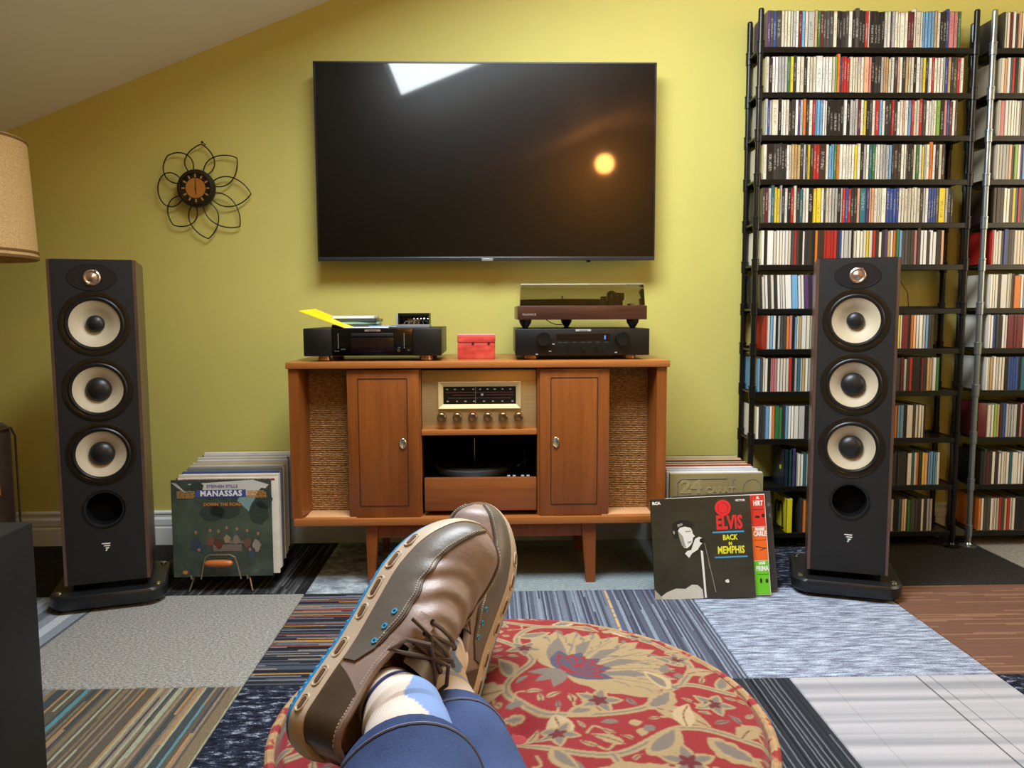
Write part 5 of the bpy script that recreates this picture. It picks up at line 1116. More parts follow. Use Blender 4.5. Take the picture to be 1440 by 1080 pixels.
def build_discs():
    rnd = random.Random(11)
    rest = MB(); cols = []
    def pick(): return NAMES[int(np.searchsorted(CUM, rnd.random()))]
    def fill(xa, xb, row, single, lean=0.0, warm=1.0):
        x = xa; k = 0; prev = None; run = 0
        while x < xb-0.004:
            w = rnd.choices((0.0102, 0.0080, 0.0060, 0.0128, 0.0165, 0.0225), (60, 12, 8, 10, 5, 3))[0]
            if x+w > xb: break
            h = rnd.choices((0.1245, 0.1225, 0.127, 0.119, 0.134), (70, 14, 8, 5, 2))[0]
            if run > 0 and prev: nm = prev; run -= 1
            else:
                nm = pick(); run = rnd.choice((1, 2, 3)) if rnd.random() < 0.10 else 0
            prev = nm; k += 1
            j = rnd.uniform(0.86, 1.1); c = [min(1, q*j) for q in lin(PAL[nm])[:3]]
            yy = RY0 + rnd.choice((0.0, 0.0, 0.001, 0.003))
            if single:
                o = bpy.data.objects.new('disc_case', disc_mesh(w, h)); COL.objects.link(o)
                o.location = (x, yy, SHELF[row]+0.0002); o.color = (*c, 1)
                size = 'thick ' if w > 0.015 else ('slim ' if w < 0.009 else '')
                tag(o, '%s%s disc case, %s from left, %s shelf of black rack' % (size, nm, ordinal(k), SHELFWORD[row]), 'disc case', 'disc cases on the %s shelf of the black rack' % SHELFWORD[row])
            else:
                v, f, mi = disc_geo(w, h); M = Matrix.Translation((x, yy, SHELF[row]+0.0002))
                if lean: M = M @ Matrix.Rotation(lean, 4, 'Y')
                n0 = len(rest.v); rest.add(v, f, 0, M); rest.mi[-len(f):] = mi
                cols.extend([(*c, 1)]*len(v))
                if lean: x += 0.0004
            x += w+0.0006
        return k
    ends = [1.686, 1.691, 1.690, 1.639, 1.681, 1.652]
    for r in range(6): fill(RX0+0.022-(0.003 if r > 2 else 0), ends[r], r, r < 5)
    fill(RX0+0.020, 1.28, 6, False, lean=-0.05)
    fill(RX0+0.028+0.012, 1.636, 7, False); fill(RX0+0.018, 1.652, 8, False); fill(RX0+0.016, 1.626, 9, False)
    fill(1.135, 1.672, 10, False); fill(1.150, 1.662, 11, False)
    for r in range(12): fill(QX0+0.03+(0.018 if r == 9 else 0), QX1-0.04-0.02*(r % 3), r, False)
    me = bpy.data.meshes.new('disc_cases'); me.from_pydata(rest.v, [], rest.f)
    me.materials.append(CASE); me.materials.append(SPINE_VC); me.polygons.foreach_set('material_index', rest.mi)
    ca = me.color_attributes.new('Col', 'FLOAT_COLOR', 'POINT'); ca.data.foreach_set('color', np.array(cols, dtype=np.float32).ravel())
    me.update(); o = bpy.data.objects.new('disc_cases', me); COL.objects.link(o)
    tag(o, 'rows of many coloured disc cases on the lower shelves of both racks', 'disc case', None, 'stuff')
    # a few special things on the shelves
    z = SHELF[10]
    sp = [('dark blue book standing with its cover out on the second lowest shelf', (26, 36, 52), 1.084, 0.016, 0.138), ('dark green book beside the blue book, second lowest shelf', (28, 62, 52), 1.101, 0.012, 0.136), ('violet spined book at the speaker, second lowest shelf', (64, 56, 104), 1.114, 0.013, 0.142)]
    for lab, c, x, w_, h in sp:
        e = thing('book', lab, 'book', (x+w_/2, RY0+0.06, z))
        b = MB(); b.box(x, x+0.0015, RY0, RY0+0.125, z+.0002, z+h); b.box(x+w_-0.0015, x+w_, RY0, RY0+0.125, z+.0002, z+h); b.box(x, x+w_, RY0, RY0+0.002, z+.0002, z+h)
        b.build('cover', mat('book_%d' % c[0], c, 0.35, var=0.3, vscale=30), e, world=True, smooth=0)
        MB().box(x+0.0015, x+w_-0.0015, RY0+0.002, RY0+0.122, z+.003, z+h-0.003).build('pages', PAPER, e, world=True, smooth=0)
    MB_ = MB().box(1.0832, 1.0842, RY0+0.030, RY0+0.045, z+0.060, z+0.075).build('cover_mark', mat('cover_yellow', (200, 190, 40), 0.5), e, world=True, smooth=0)
    z = SHELF[11]; x, w_, h = 1.098, 0.022, 0.128
    e = thing('book', 'yellow book with a black brush drawing on the lowest shelf', 'book', (x+w_/2, RY0+0.06, z))
    b = MB(); b.box(x, x+0.0015, RY0, RY0+0.135, z+.0002, z+h); b.box(x+w_-0.0015, x+w_, RY0, RY0+0.135, z+.0002, z+h); b.box(x, x+w_, RY0, RY0+0.002, z+.0002, z+h)
    b.build('cover', mat('book_yellow', (206, 196, 30), 0.4), e, world=True, smooth=0)
    MB().box(x+0.0015, x+w_-0.0015, RY0+0.002, RY0+0.132, z+.003, z+h-0.003).build('pages', mat('book_pages_grey', (196, 200, 204), 0.7), e, world=True, smooth=0)
    b = MB(); xx = x-0.0003
    for pts in ([(0.030, 0.012), (0.026, 0.06), (0.028, 0.095), (0.042, 0.104), (0.055, 0.096), (0.058, 0.066), (0.062, 0.096), (0.075, 0.106), (0.094, 0.098), (0.100, 0.06), (0.102, 0.018)], [(0.020, 0.012), (0.06, 0.006), (0.11, 0.012)]):
        b.tube([(xx, RY0+0.135-a, z+c_) for a, c_ in pts], 0.0045, 6, flat=1.0)
    b.build('cover_drawing', mat('brush_black', (24, 24, 20), 0.5), e, world=True)
    z = SHELF[9]
    tag(MB().box(QX0+0.012, QX0+0.044, RY0+0.002, RY0+0.130, z+.0002, z+0.128, bev=0.002).build('boxed_set', mat('maroon_box', (92, 26, 34), 0.45)), 'dark maroon boxed set at the left end of the galvanised rack', 'boxed set')
    # loose wire on the empty stretch of shelf
    z = SHELF[6]
    tag(MB().tube([(1.487, RY0+0.05, z+0.003), (1.487, RY0+0.05, z+0.100), (1.498, RY0+0.05, z+0.110), (1.520, RY0+0.048, z+0.100), (1.545, RY0+0.045, z+0.060), (1.552, RY0+0.045, z+0.004)], 0.0014, 6).build('loose_wire', dark_metal), 'thin bent wire standing on the empty part of a rack shelf', 'wire')
build_discs()
# ------------------------------------------------------------------ round ottoman with woven floral cover
OC = (0.032, 0.850); OR_, OZ = 0.278, 0.425
def build_ottoman():
    e = thing('ottoman', 'round red floral ottoman under the crossed feet', 'ottoman', (OC[0], OC[1], 0))
    red, tan_, grey, slate, deep, cream = [np.array(lin(c)[:3]) for c in ((128, 18, 27), (148, 126, 90), (106, 96, 87), (68, 63, 82), (90, 14, 23), (166, 144, 108))]
    N = 430; half = OR_+0.004; KS = OR_/0.312
    g = np.linspace(-half, half, N)/KS; GX, GY = np.meshgrid(g, g, indexing='xy')      # metres, ottoman centre = 0
    C = np.empty((N, N, 3)); C[:] = red
    def paint(mask, col, a=1.0): C[mask] = C[mask]*(1-a)+col*a
    def poly(pts, col, a=1.0):
        P = np.asarray(pts); x0, y0 = P.min(0); x1, y1 = P.max(0)
        i0, i1 = np.searchsorted(g, [x0, x1]); j0, j1 = np.searchsorted(g, [y0, y1])
        if i1 <= i0 or j1 <= j0: return
        X = GX[j0:j1, i0:i1]; Y = GY[j0:j1, i0:i1]; ins = np.zeros(X.shape, bool)
        n = len(P)
        for k in range(n):
            xa, ya = P[k]; xb, yb = P[(k+1) % n]
            if ya == yb: continue
            c = ((ya > Y) != (yb > Y)) & (X < (xb-xa)*(Y-ya)/(yb-ya)+xa); ins ^= c
        C[j0:j1, i0:i1][ins] = C[j0:j1, i0:i1][ins]*(1-a)+col*a
    def stroke(pts, w_, col):
        P = [np.array(p) for p in pts]; out = []
        # Catmull-Rom
        Q = [2*P[0]-P[1]]+P+[2*P[-1]-P[-2]]; S_ = []
        for k in range(1, len(Q)-2):
            for t in np.linspace(0, 1, 12, endpoint=False):
                a, b, c, d = Q[k-1], Q[k], Q[k+1], Q[k+2]
                S_.append(0.5*((2*b)+(-a+c)*t+(2*a-5*b+4*c-d)*t*t+(-a+3*b-3*c+d)*t**3))
        S_.append(P[-1]); S_ = np.array(S_); T = np.gradient(S_, axis=0); T /= np.linalg.norm(T, axis=1)[:, None]+1e-9
        nrm = np.stack([-T[:, 1], T[:, 0]], 1); n = len(S_)
        ww = (w_ if np.ndim(w_) else np.full(n, w_)) if np.ndim(w_) == 0 else np.interp(np.linspace(0, 1, n), np.linspace(0, 1, len(w_)), w_)
        ww = np.asarray(ww)[:, None]
        poly(np.vstack([S_+nrm*ww, (S_-nrm*ww)[::-1]]), col)
    def leaf(x, y, ang, L, W, col, inner=None, serr=0, bend=0.0, vein=None):
        n = 26; up = []; dn = []
        for k in range(n+1):
            t = k/n; prof = math.sin(math.pi*t**0.8)**0.9*W
            if serr: prof *= 1+0.22*abs(math.sin(serr*math.pi*t))-0.1
            b = bend*math.sin(math.pi*t)*L
            up.append((t*L, b+prof)); dn.append((t*L, b-prof))
        ca, sa = math.cos(ang), math.sin(ang)
        f = lambda pts, s=1.0: [(x+(px*ca-py*sa), y+(px*sa+py*ca)) for px, py in pts]
        poly(f(up+dn[::-1]), col)
        if inner is not None:
            n2 = [(0.12*L+px*0.74, py*0.52 if True else py) for px, py in up]; d2 = [(0.12*L+px*0.74, py*0.52) for px, py in dn]
            poly(f(n2+d2[::-1]), inner)
        if vein is not None: stroke(f([(0.05*L, 0), (0.5*L, bend*L), (0.92*L, 0)]), 0.0009, vein)
    def flower(x, y, ang, s, npet=9, spread=2.4, outer=tan_, mid_=grey, core=slate):
        poly([(x+s*(0.80+0.05*math.sin(k_*9))*math.cos(ang+spread*1.08*(k_/40-.5)), y+s*(0.80+0.05*math.sin(k_*9))*math.sin(ang+spread*1.08*(k_/40-.5))) for k_ in range(41)]+[(x, y)], outer)
        for k in range(npet):
            a = ang+spread*(k/(npet-1)-0.5); leaf(x, y, a, s*(0.92+0.08*math.cos((a-ang)*2)), s*0.17, outer, serr=3)
        for k in range(npet-2):
            a = ang+spread*0.8*(k/(npet-3)-0.5); leaf(x, y, a, s*0.74, s*0.09, mid_ if k % 2 else outer, bend=0.05)
            stroke([(x+0.2*s*math.cos(a), y+0.2*s*math.sin(a)), (x+0.85*s*math.cos(a), y+0.85*s*math.sin(a))], 0.0008, mid_)
        for rr_, cnt in ((.52, 7), (.70, 10), (.86, 13)):      # feathered leaflets drawn over the fan
            for k in range(cnt):
                a = ang+spread*0.92*(k/(cnt-1)-0.5); px, py = x+s*rr_*math.cos(a), y+s*rr_*math.sin(a); a2_ = a+(0.55 if a > ang else -0.55)
                stroke([(px-.016*math.cos(a), py-.016*math.sin(a)), (px, py), (px+.011*math.cos(a2_), py+.011*math.sin(a2_))], 0.0011, mid_)
                if k % 2: leaf(px, py, a2_, s*.10, s*.022, mid_)
        for k in range(5):
            a = ang+1.9*(k/4-0.5); leaf(x, y, a, s*0.42, s*0.10, core)
        for k in range(4):
            a = ang+1.5*(k/3-0.5); leaf(x, y, a, s*0.26, s*0.05, red)
        for k in range(3):
            a = ang+math.pi+1.2*(k/2-0.5); leaf(x, y, a, s*0.3, s*0.06, mid_)
    rn = random.Random(21)
    # scrolling vines
    vines = [[(-0.30, 0.10), (-0.20, 0.20), (-0.06, 0.22), (0.02, 0.13), (-0.02, 0.05), (0.04, -0.03), (0.15, -0.02), (0.22, 0.05), (0.29, 0.03)],
             [(-0.05, 0.30), (0.05, 0.26), (0.10, 0.285)], [(0.02, 0.13), (0.0, 0.20), (0.03, 0.255), (0.10, 0.26)],
             [(-0.28, -0.10), (-0.15, -0.04), (-0.02, -0.09), (0.10, -0.12), (0.20, -0.06), (0.30, -0.10)], [(0.22, 0.05), (0.25, 0.12), (0.21, 0.20)],
             [(0.10, -0.12), (0.13, -0.20), (0.22, -0.22)], [(-0.15, -0.04), (-0.2, -0.16), (-0.1, -0.24)], [(-0.30, 0.0), (-0.22, 0.06), (-0.12, 0.02)]]
    for v in vines: stroke(v, 0.0060, tan_); stroke(v, 0.0015, grey)
    # big fan-shaped blossoms
    flower(0.062, 0.085, 0.62, 0.170, 12, 2.3); flower(-0.14, -0.03, 2.2, 0.12, 9, 2.2); flower(0.06, -0.17, -0.9, 0.13, 9, 2.3); flower(-0.10, 0.17, 2.0, 0.095, 8, 2.0)
    # blossom heart of the big one: slate tulip with a red eye
    for k in range(7): a = 0.62+2.4*(k/6-0.5); leaf(0.072, 0.092, a, 0.052, 0.010, red); leaf(0.072, 0.092, a, 0.042, 0.0075, slate)
    leaf(0.078, 0.097, 0.62, 0.02, 0.006, red)
    # leaves and sprigs along the vines
    spots = [(-0.02, 0.05, 2.6, 0.075, 0.018), (-0.01, 0.075, 1.9, 0.06, 0.014), (-0.03, 0.11, 3.0, 0.07, 0.015), (0.16, -0.02, 0.9, 0.07, 0.016), (0.17, -0.015, -0.6, 0.075, 0.018), (0.20, 0.035, 2.0, 0.06, 0.014),
             (0.235, 0.085, 0.3, 0.05, 0.012), (0.24, 0.11, 2.5, 0.055, 0.013), (0.22, 0.155, 0.1, 0.05, 0.013), (0.215, 0.19, 2.2, 0.06, 0.014), (0.04, -0.03, -1.6, 0.07, 0.017), (0.055, -0.035, 0.6, 0.065, 0.014), (0.10, -0.03, 1.8, 0.055, 0.012),
             (0.00, 0.21, 0.4, 0.06, 0.014), (-0.02, 0.235, 2.7, 0.07, 0.016), (0.06, 0.265, 0.6, 0.05, 0.012), (0.09, 0.262, -0.5, 0.05, 0.012), (-0.06, 0.22, 1.6, 0.06, 0.014), (-0.16, 0.20, 0.7, 0.06, 0.015), (0.14, -0.12, 0.9, 0.08, 0.018), (0.20, -0.06, 1.3, 0.06, 0.014), (0.22, -0.08, -0.8, 0.075, 0.018), (0.0, -0.09, 1.2, 0.05, 0.013), (0.03, -0.105, -1.0, 0.055, 0.013), (0.26, -0.08, 0.7, 0.05, 0.013),
             (-0.22, -0.07, 1.9, 0.06, 0.015), (-0.25, 0.14, -0.3, 0.06, 0.014), (-0.2, -0.14, 0.2, 0.07, 0.016), (0.13, -0.2, -2.0, 0.06, 0.014), (-0.08, -0.07, 1.4, 0.05, 0.013), (0.15, 0.25, -0.9, 0.05, 0.011), (0.27, 0.04, 1.2, 0.05, 0.012)]
    for q, (x, y, a, L, W) in enumerate(spots): leaf(x, y, a, L, W, tan_ if q % 5 else cream, grey if q % 2 else None, serr=(4 if q % 3 == 0 else 0), bend=0.08*(-1)**q, vein=(deep if q % 2 == 0 else None))
    # small five-petal flowers and buds
    for x, y, s in ((0.01, 0.165, 0.030), (0.235, 0.135, 0.026), (0.10, 0.00, 0.034), (0.185, -0.13, 0.036), (-0.19, 0.06, 0.036), (0.04, -0.075, 0.03), (0.25, 0.00, 0.03), (-0.03, 0.275, 0.025), (0.19, 0.225, 0.022)):
        a0 = rn.random()*6
        for k in range(5): leaf(x, y, a0+k*2*math.pi/5, s, s*0.30, tan_, grey)
        for k in range(5): leaf(x, y, a0+0.6+k*2*math.pi/5, s*0.45, s*0.12, deep)
    for x, y in ((0.205, 0.085), (0.215, 0.10), (0.20, 0.115), (0.222, 0.07), (0.13, -0.055), (0.145, -0.065), (0.16, -0.06), (0.12, 0.245), (0.14, 0.235), (0.0, 0.0), (-0.015, 0.015)): leaf(x, y, rn.random()*6, 0.018, 0.007, grey if rn.random() < .6 else tan_)
    # fill the remaining red ground with smaller leaves and curls
    isred = lambda x, y, r: (lambda ii, jj: 0 < ii < N-1 and 0 < jj < N-1 and np.all(np.abs(C[max(0, jj-r):jj+r+1, max(0, ii-r):ii+r+1]-red) < 0.02))(int(np.searchsorted(g, x)), int(np.searchsorted(g, y)))
    made = 0
    for q in range(9000):
        x, y = rn.uniform(-.30, .30), rn.uniform(-.30, .30); a = rn.random()*6.283; L = rn.choice((0.018, 0.024, 0.032, 0.042, 0.054)); W = L*rn.uniform(.17, .25)
        pts = [(x+math.cos(a)*L*t_-math.sin(a)*s_*W, y+math.sin(a)*L*t_+math.cos(a)*s_*W) for t_ in (0.1, .35, .6, .95) for s_ in (-1, 0, 1)]
        if not all(isred(px, py, 1) for px, py in pts): continue
        leaf(x, y, a, L, W, tan_ if made % 4 else grey, (grey if made % 3 == 0 else None), serr=(3 if made % 2 else 0), bend=rn.uniform(-.12, .12), vein=(deep if made % 3 else None)); made += 1
        if made % 3 == 0: stroke([(x, y), (x-math.cos(a)*.012, y-math.sin(a)*.012), (x-math.cos(a+.9)*.024, y-math.sin(a+.9)*.024)], 0.0018, tan_)
    # weave speckle
    rs = np.random.RandomState(3); C *= (1+rs.normal(0, 0.05, (N, N, 1))); C = np.clip(C, 0, 1)
    # soft woven edge: small box blur
    B_ = C.copy(); B_[1:-1, 1:-1] = (C[1:-1, 1:-1]*4+C[:-2, 1:-1]+C[2:, 1:-1]+C[1:-1, :-2]+C[1:-1, 2:])/8; C = B_
    GX = GX*KS; GY = GY*KS; rad = np.sqrt(GX**2+GY**2)
    def top_z(x, y):
        r = np.sqrt(x*x+y*y)/OR_
        z = OZ+0.014*(1-np.clip(r, 0, 1)**2.2) - 0.020*np.clip((r-0.94)/0.06, 0, 1)**2
        bx, by = x+0.005, y+0.045               # buttoned dimple near the middle
        z = z-0.022*np.exp(-(bx*bx+by*by)/(0.030**2))
        hx, hy = x+0.092, y-0.022               # the heels press into the cushion
        z = z-0.050*np.exp(-(hx*hx+hy*hy)/(0.060**2))
        hx, hy = x+0.215, y+0.135
        z = z-0.004*np.exp(-(hx*hx+hy*hy)/(0.05**2))
        return z
    inside = rad <= OR_
    idx = -np.ones((N, N), int); idx[inside] = np.arange(inside.sum())
    V = np.stack([GX[inside], GY[inside], top_z(GX[inside], GY[inside])], 1)
    a, b, c, d = idx[:-1, :-1], idx[:-1, 1:], idx[1:, 1:], idx[1:, :-1]
    ok = (a >= 0) & (b >= 0) & (c >= 0) & (d >= 0); F = np.stack([a[ok], b[ok], c[ok], d[ok]], 1)
    t = NT('floral_weave'); at_ = t.n('Attribute'); at_.attribute_name = 'Col'; t.col(at_.outputs['Color'])
    t.bump(t.noise(t.coords((900, 900, 900)), 1.0, 2), 0.35, 0.002); t.set(0.75, spec=0.2, sheen=0.15)
    me = bpy.data.meshes.new('top_cover'); me.from_pydata(V.tolist(), [], F.tolist()); me.materials.append(t.m)
    ca = me.color_attributes.new('Col', 'FLOAT_COLOR', 'POINT')
    cc = np.ones((len(V), 4), np.float32); cc[:, :3] = C[inside]; ca.data.foreach_set('color', cc.ravel())
    me.polygons.foreach_set('use_smooth', [True]*len(me.polygons)); me.update()
    o = bpy.data.objects.new('top_cover', me); COL.objects.link(o); o.parent = e
    # side cover carries the same cloth, sampled around the band
    nA, nZ = 520, 70; vs = []; cs = []
    for k in range(nZ):
        z = OZ-0.012-(OZ-0.10)*k/(nZ-1); bul = 0.012*math.sin(math.pi*k/(nZ-1))
        for q in range(nA):
            an = 2*math.pi*q/nA; r = OR_-0.001+bul
            vs.append((r*math.cos(an), r*math.sin(an), z))
            u = ((an*OR_*1.0) % 0.52)-0.26; w_ = 0.22-(OZ-z)*1.15
            jj = min(N-1, max(0, int((w_+half)/(2*half)*(N-1)))); ii = min(N-1, max(0, int((u+half)/(2*half)*(N-1))))
            cs.append((*C[jj, ii], 1))
    fs = [(k*nA+q, k*nA+(q+1) % nA, (k+1)*nA+(q+1) % nA, (k+1)*nA+q) for k in range(nZ-1) for q in range(nA)]
    me = bpy.data.meshes.new('side_cover'); me.from_pydata(vs, [], fs); me.materials.append(t.m)
    ca = me.color_attributes.new('Col', 'FLOAT_COLOR', 'POINT'); ca.data.foreach_set('color', np.array(cs, np.float32).ravel())
    me.polygons.foreach_set('use_smooth', [True]*len(me.polygons)); me.update()
    o = bpy.data.objects.new('side_cover', me); COL.objects.link(o); o.parent = e
    # twisted piping round the rim
    pm = NT('piping_cloth'); w_ = pm.n('TexNoise'); w_.inputs['Scale'].default_value = 38; pm.l(pm.coords(), w_.inputs['Vector'])
    pm.col(pm.ramp(w_.outputs['Fac'], [(0.40, lin((138, 30, 34))), (0.47, lin((164, 132, 90))), (0.6, lin((148, 118, 80)))])); pm.set(0.8)
    MB().tube([((OR_+0.001)*math.cos(2*math.pi*q/180), (OR_+0.001)*math.sin(2*math.pi*q/180), OZ-0.009) for q in range(180)], 0.0058, 10, closed=True).build('piping', pm.m, e)
    MB().lathe([(0, 0), (0.012, 0), (0.011, 0.004), (0, 0.006)], 20, M=Matrix.Translation((-0.005, -0.045, float(top_z(-0.005, -0.045))-0.002))).build('button', mat('button_cloth', (150, 40, 44), 0.8), e)
    MB().lathe([(0, 0.07), (OR_-0.015, 0.07), (OR_-0.012, 0.10), (0, 0.10)], 48).build('base_board', black_matte, e)
    for k in range(4):
        an = math.pi/4+k*math.pi/2; MB().cyl((0.20*math.cos(an), 0.20*math.sin(an), 0), (0.20*math.cos(an), 0.20*math.sin(an), 0.072), 0.018, 0.026, n=16).build('foot', WOOD_L, e)
build_ottoman()
# ------------------------------------------------------------------ the seated person's legs, feet up on the ottoman
SHOE_L = 0.282
def itab(tab, u):
    for (a, va), (b, vb) in zip(tab, tab[1:]):
        if u <= b:
            t = (u-a)/(b-a); t = t*t*(3-2*t) if False else t
            return va+(vb-va)*t
    return tab[-1][1]
def smooth_tab(tab, u):
    e = 0.03
    return (itab(tab, max(0, u-e))+2*itab(tab, u)+itab(tab, min(1, u+e)))/4
WL = [(0, .030), (.08, .031), (.2, .034), (.35, .036), (.5, .043), (.65, .050), (.78, .050), (.88, .044), (1, .044)]
WM = [(0, .030), (.08, .031), (.2, .033), (.35, .030), (.5, .033), (.65, .042), (.78, .046), (.88, .043), (1, .043)]
HT = [(0, .064), (.1, .068), (.25, .062), (.38, .066), (.46, .078), (.56, .070), (.66, .058), (.76, .048), (.86, .042), (.94, .034), (1, .020)]
def endr(u):
    if u < .09: return math.sqrt(max(0, 1-(1-u/.09)**2))
    if u > .83: return math.sqrt(max(0, 1-((u-.83)/.17)**2))
    return 1.0
def halfw(u, side): return smooth_tab(WL if side > 0 else WM, u)*endr(u)
def spring(p):
    x, y, z = p; k = max(0, (x/SHOE_L-.60)/.40)
    return (x, y, z+0.026*k*k)
Z_S = 0.032
def upper(u, t):
    th = math.pi*t; c, s = math.cos(th), math.sin(th)
    w_ = halfw(u, 1 if c >= 0 else -1)*0.985
    q = min(1, max(0, (u-.30)/.25)); ex = .36+.50*q
    bul = 1+0.10*(1-q)*s
    y = w_*math.copysign(abs(c)**ex, c)*bul
    z = Z_S-0.004+(smooth_tab(HT, u)+0.004)*(s**(.8 if u > .4 else .75))*(1.0 if u < .9 else math.sqrt(max(0.05, 1-((u-.9)/.104)**2)))
    wr = 0.0
    if .46 < u < .80 and s > .35:
        win = math.sin(math.pi*(u-.46)/.34)*min(1, (s-.35)/.3)
        wr = 0.0022*win*math.sin(60*u+5*(t-.5)**2*6+2*math.sin(9*t))
    return Vector((u*SHOE_L*0.985+0.002, y, z+wr))
def unorm(u, t):
    e = .004; a = upper(min(1, u+e), t)-upper(max(0, u-e), t); b = upper(u, min(1, t+e))-upper(u, max(0, t-e))
    n = a.cross(b)
    if n.length < 1e-9: n = Vector((0, 0, 1))
    n.normalize(); ref = upper(u, t)-Vector((u*SHOE_L, 0, Z_S+0.01))
    return n if n.dot(ref) > 0 else -n
def patch(b, u0, u1, tlo, thi, off, nu=40, nt=12, M=None, skirt=True):
    rows = []
    for i in range(nu+1):
        u = u0+(u1-u0)*i/nu; a, c = tlo(u), thi(u); row = []
        if skirt: row.append(upper(u, a))
        for j in range(nt+1):
            t = a+(c-a)*j/nt; row.append(upper(u, t)+unorm(u, t)*off)
        if skirt: row.append(upper(u, c))
        rows.append([spring(p) for p in row])
    b.grid(rows, M=M); return b
SHOE_TAN = mat('shoe_tan_leather', (142, 122, 113), 0.42, var=0.12, vscale=40, bump=0.15, bscale=300)
SHOE_GREY = mat('shoe_grey_leather', (100, 93, 86), 0.40, var=0.08, vscale=40, bump=0.12, bscale=300)
SHOE_DARK = mat('shoe_dark_leather', (74, 57, 44), 0.40, var=0.12, vscale=40, bump=0.12, bscale=300)
SHOE_SOLE = mat('shoe_midsole', (192, 174, 152), 0.45)
SHOE_BLUE = mat('shoe_outsole_blue', (38, 140, 206), 0.45)
SHOE_SLOT = mat('shoe_slot_brown', (96, 66, 44), 0.6)
STITCH = mat('shoe_stitch', (196, 186, 172), 0.7)
LACE = mat('shoe_lace', (82, 64, 52), 0.55)
def build_shoe(person, M, mirror, label):
    G = M @ Matrix.Diagonal((1, -1 if mirror else 1, 1, 1))
    n = 72
    def outline(grow):
        pts = []
        for i in range(n):
            a = 2*math.pi*i/n; u = .5-.5*math.cos(a)*1.0
            side = 1 if a <= math.pi else -1
            x = u*SHOE_L; y = side*halfw(u, side)
            pts.append([x, y])
        P = np.array(pts); T = np.roll(P, -1, 0)-np.roll(P, 1, 0); T /= np.linalg.norm(T, axis=1)[:, None]+1e-9
        N_ = np.stack([-T[:, 1], T[:, 0]], 1); N_ *= np.sign((N_*(P-[SHOE_L*.5, 0])).sum(1))[:, None]
        return P+N_*grow
    def loop_solid(levels):
        b = MB(); rows = [[spring((x, y, z)) for x, y in outline(g)] for g, z in levels]
        b.grid(rows, M=G, wrap=True); b.add(rows[0], [tuple(reversed(range(n)))], M=G); b.add(rows[-1], [tuple(range(n))], M=G); return b
    base = loop_solid([(0.001, 0.0065), (0.0042, 0.010), (0.0048, 0.018), (0.0036, 0.028), (0.0018, 0.033), (-0.006, 0.0335)]).build('shoe', SHOE_SOLE, person, world=True)
    base['label'] = label
    # blue outsole with scalloped lugs
    b = loop_solid([(0.0005, 0.0025), (0.0030, 0.004), (0.0030, 0.0070)])
    P = outline(0.0008)
    for i in range(0, n):
        x, y = P[i]; b.lathe([(0, 0), (0.0065, 0), (0.0065, 0.004), (0, 0.004)], 8, M=G @ Matrix.Translation(spring((x*0.96+0.006, y*0.885, 0))))
    b.build('outsole', SHOE_BLUE, base, world=True)
    # upper: tan body (front closed, rear open at the collar)
    TC = .30
    b = MB()
    patch(b, .40, 1.0, lambda u: 0, lambda u: 1, 0, 64, 48, G, False)
    patch(b, 0.0, .40, lambda u: 0, lambda u: TC, 0, 30, 14, G, False); patch(b, 0.0, .40, lambda u: 1-TC, lambda u: 1, 0, 30, 14, G, False)
    b.build('upper', SHOE_TAN, base, world=True, smooth=60)
    # grey rand round the forefoot
    rt = lambda u: itab([(0, .10), (.26, .07), (.34, .17), (.5, .20), (.62, .215), (.8, .25), (.92, .30), (1, .40)], u)
    b = MB(); patch(b, .28, 1.0, lambda u: 0.0, rt, 0.0020, 60, 10, G); patch(b, .28, 1.0, lambda u: 1-rt(u), lambda u: 1.0, 0.0020, 60, 10, G)
    b.build('rand', SHOE_GREY, base, world=True, smooth=50)
    # dark heel counter, both sides
    ht = lambda u: TC if u < .17 else max(0.01, TC*(1-(u-.17)/.09))
    b = MB(); patch(b, 0.0, .26, lambda u: 0.0, ht, 0.0020, 30, 12, G); patch(b, 0.0, .26, lambda u: 1-ht(u), lambda u: 1.0, 0.0020, 30, 12, G)
    b.build('heel_counter', SHOE_DARK, base, world=True, smooth=50)
    # padded collar rim
    cp = [upper(.40-.40*i/24, TC) for i in range(25)] + [upper(.40*i/24, 1-TC) for i in range(1, 25)]
    MB().tube([spring(p) for p in cp], 0.0036, 8, M=G).build('collar', SHOE_TAN, base, world=True)
    # stitching along the rand and the heel counter
    b = MB()
    def stitches(f, u0, u1, cnt, off):
        for i in range(cnt):
            u = u0+(u1-u0)*i/cnt; p = upper(u, f(u))+unorm(u, f(u))*off; u2 = u+(u1-u0)/cnt*.55; p2 = upper(u2, f(u2))+unorm(u2, f(u2))*off
            b.tube([spring(p), spring(p2)], 0.00075, 5, M=G)
    for s in (0, 1):
        m_ = (lambda f: f) if s == 0 else (lambda f: (lambda u: 1-f(u)))
        stitches(m_(lambda u: rt(u)-.018), .36, .97, 66, .0024); stitches(m_(lambda u: ht(u)-.02), .02, .165, 14, .0026)
        stitches(m_(lambda u: TC-.035), .21, .39, 18, .0012)
        b2 = None
    b.build('stitching', STITCH, base, world=True)['kind'] = 'stuff'
    # dark seam edge above the rand
    b = MB()
    for s in (0, 1):
        b.tube([spring(upper(.36+.62*i/50, (rt(.36+.62*i/50)+.006) if s == 0 else 1-rt(.36+.62*i/50)-.006)+unorm(.36+.62*i/50, .2 if s == 0 else .8)*.0006) for i in range(51)], 0.0012, 6, M=G)
    b.build('seam', LACE, base, world=True)
    # drainage slots along the outer wall of the midsole
    P = outline(0.0046); sl = MB(); rim = MB()
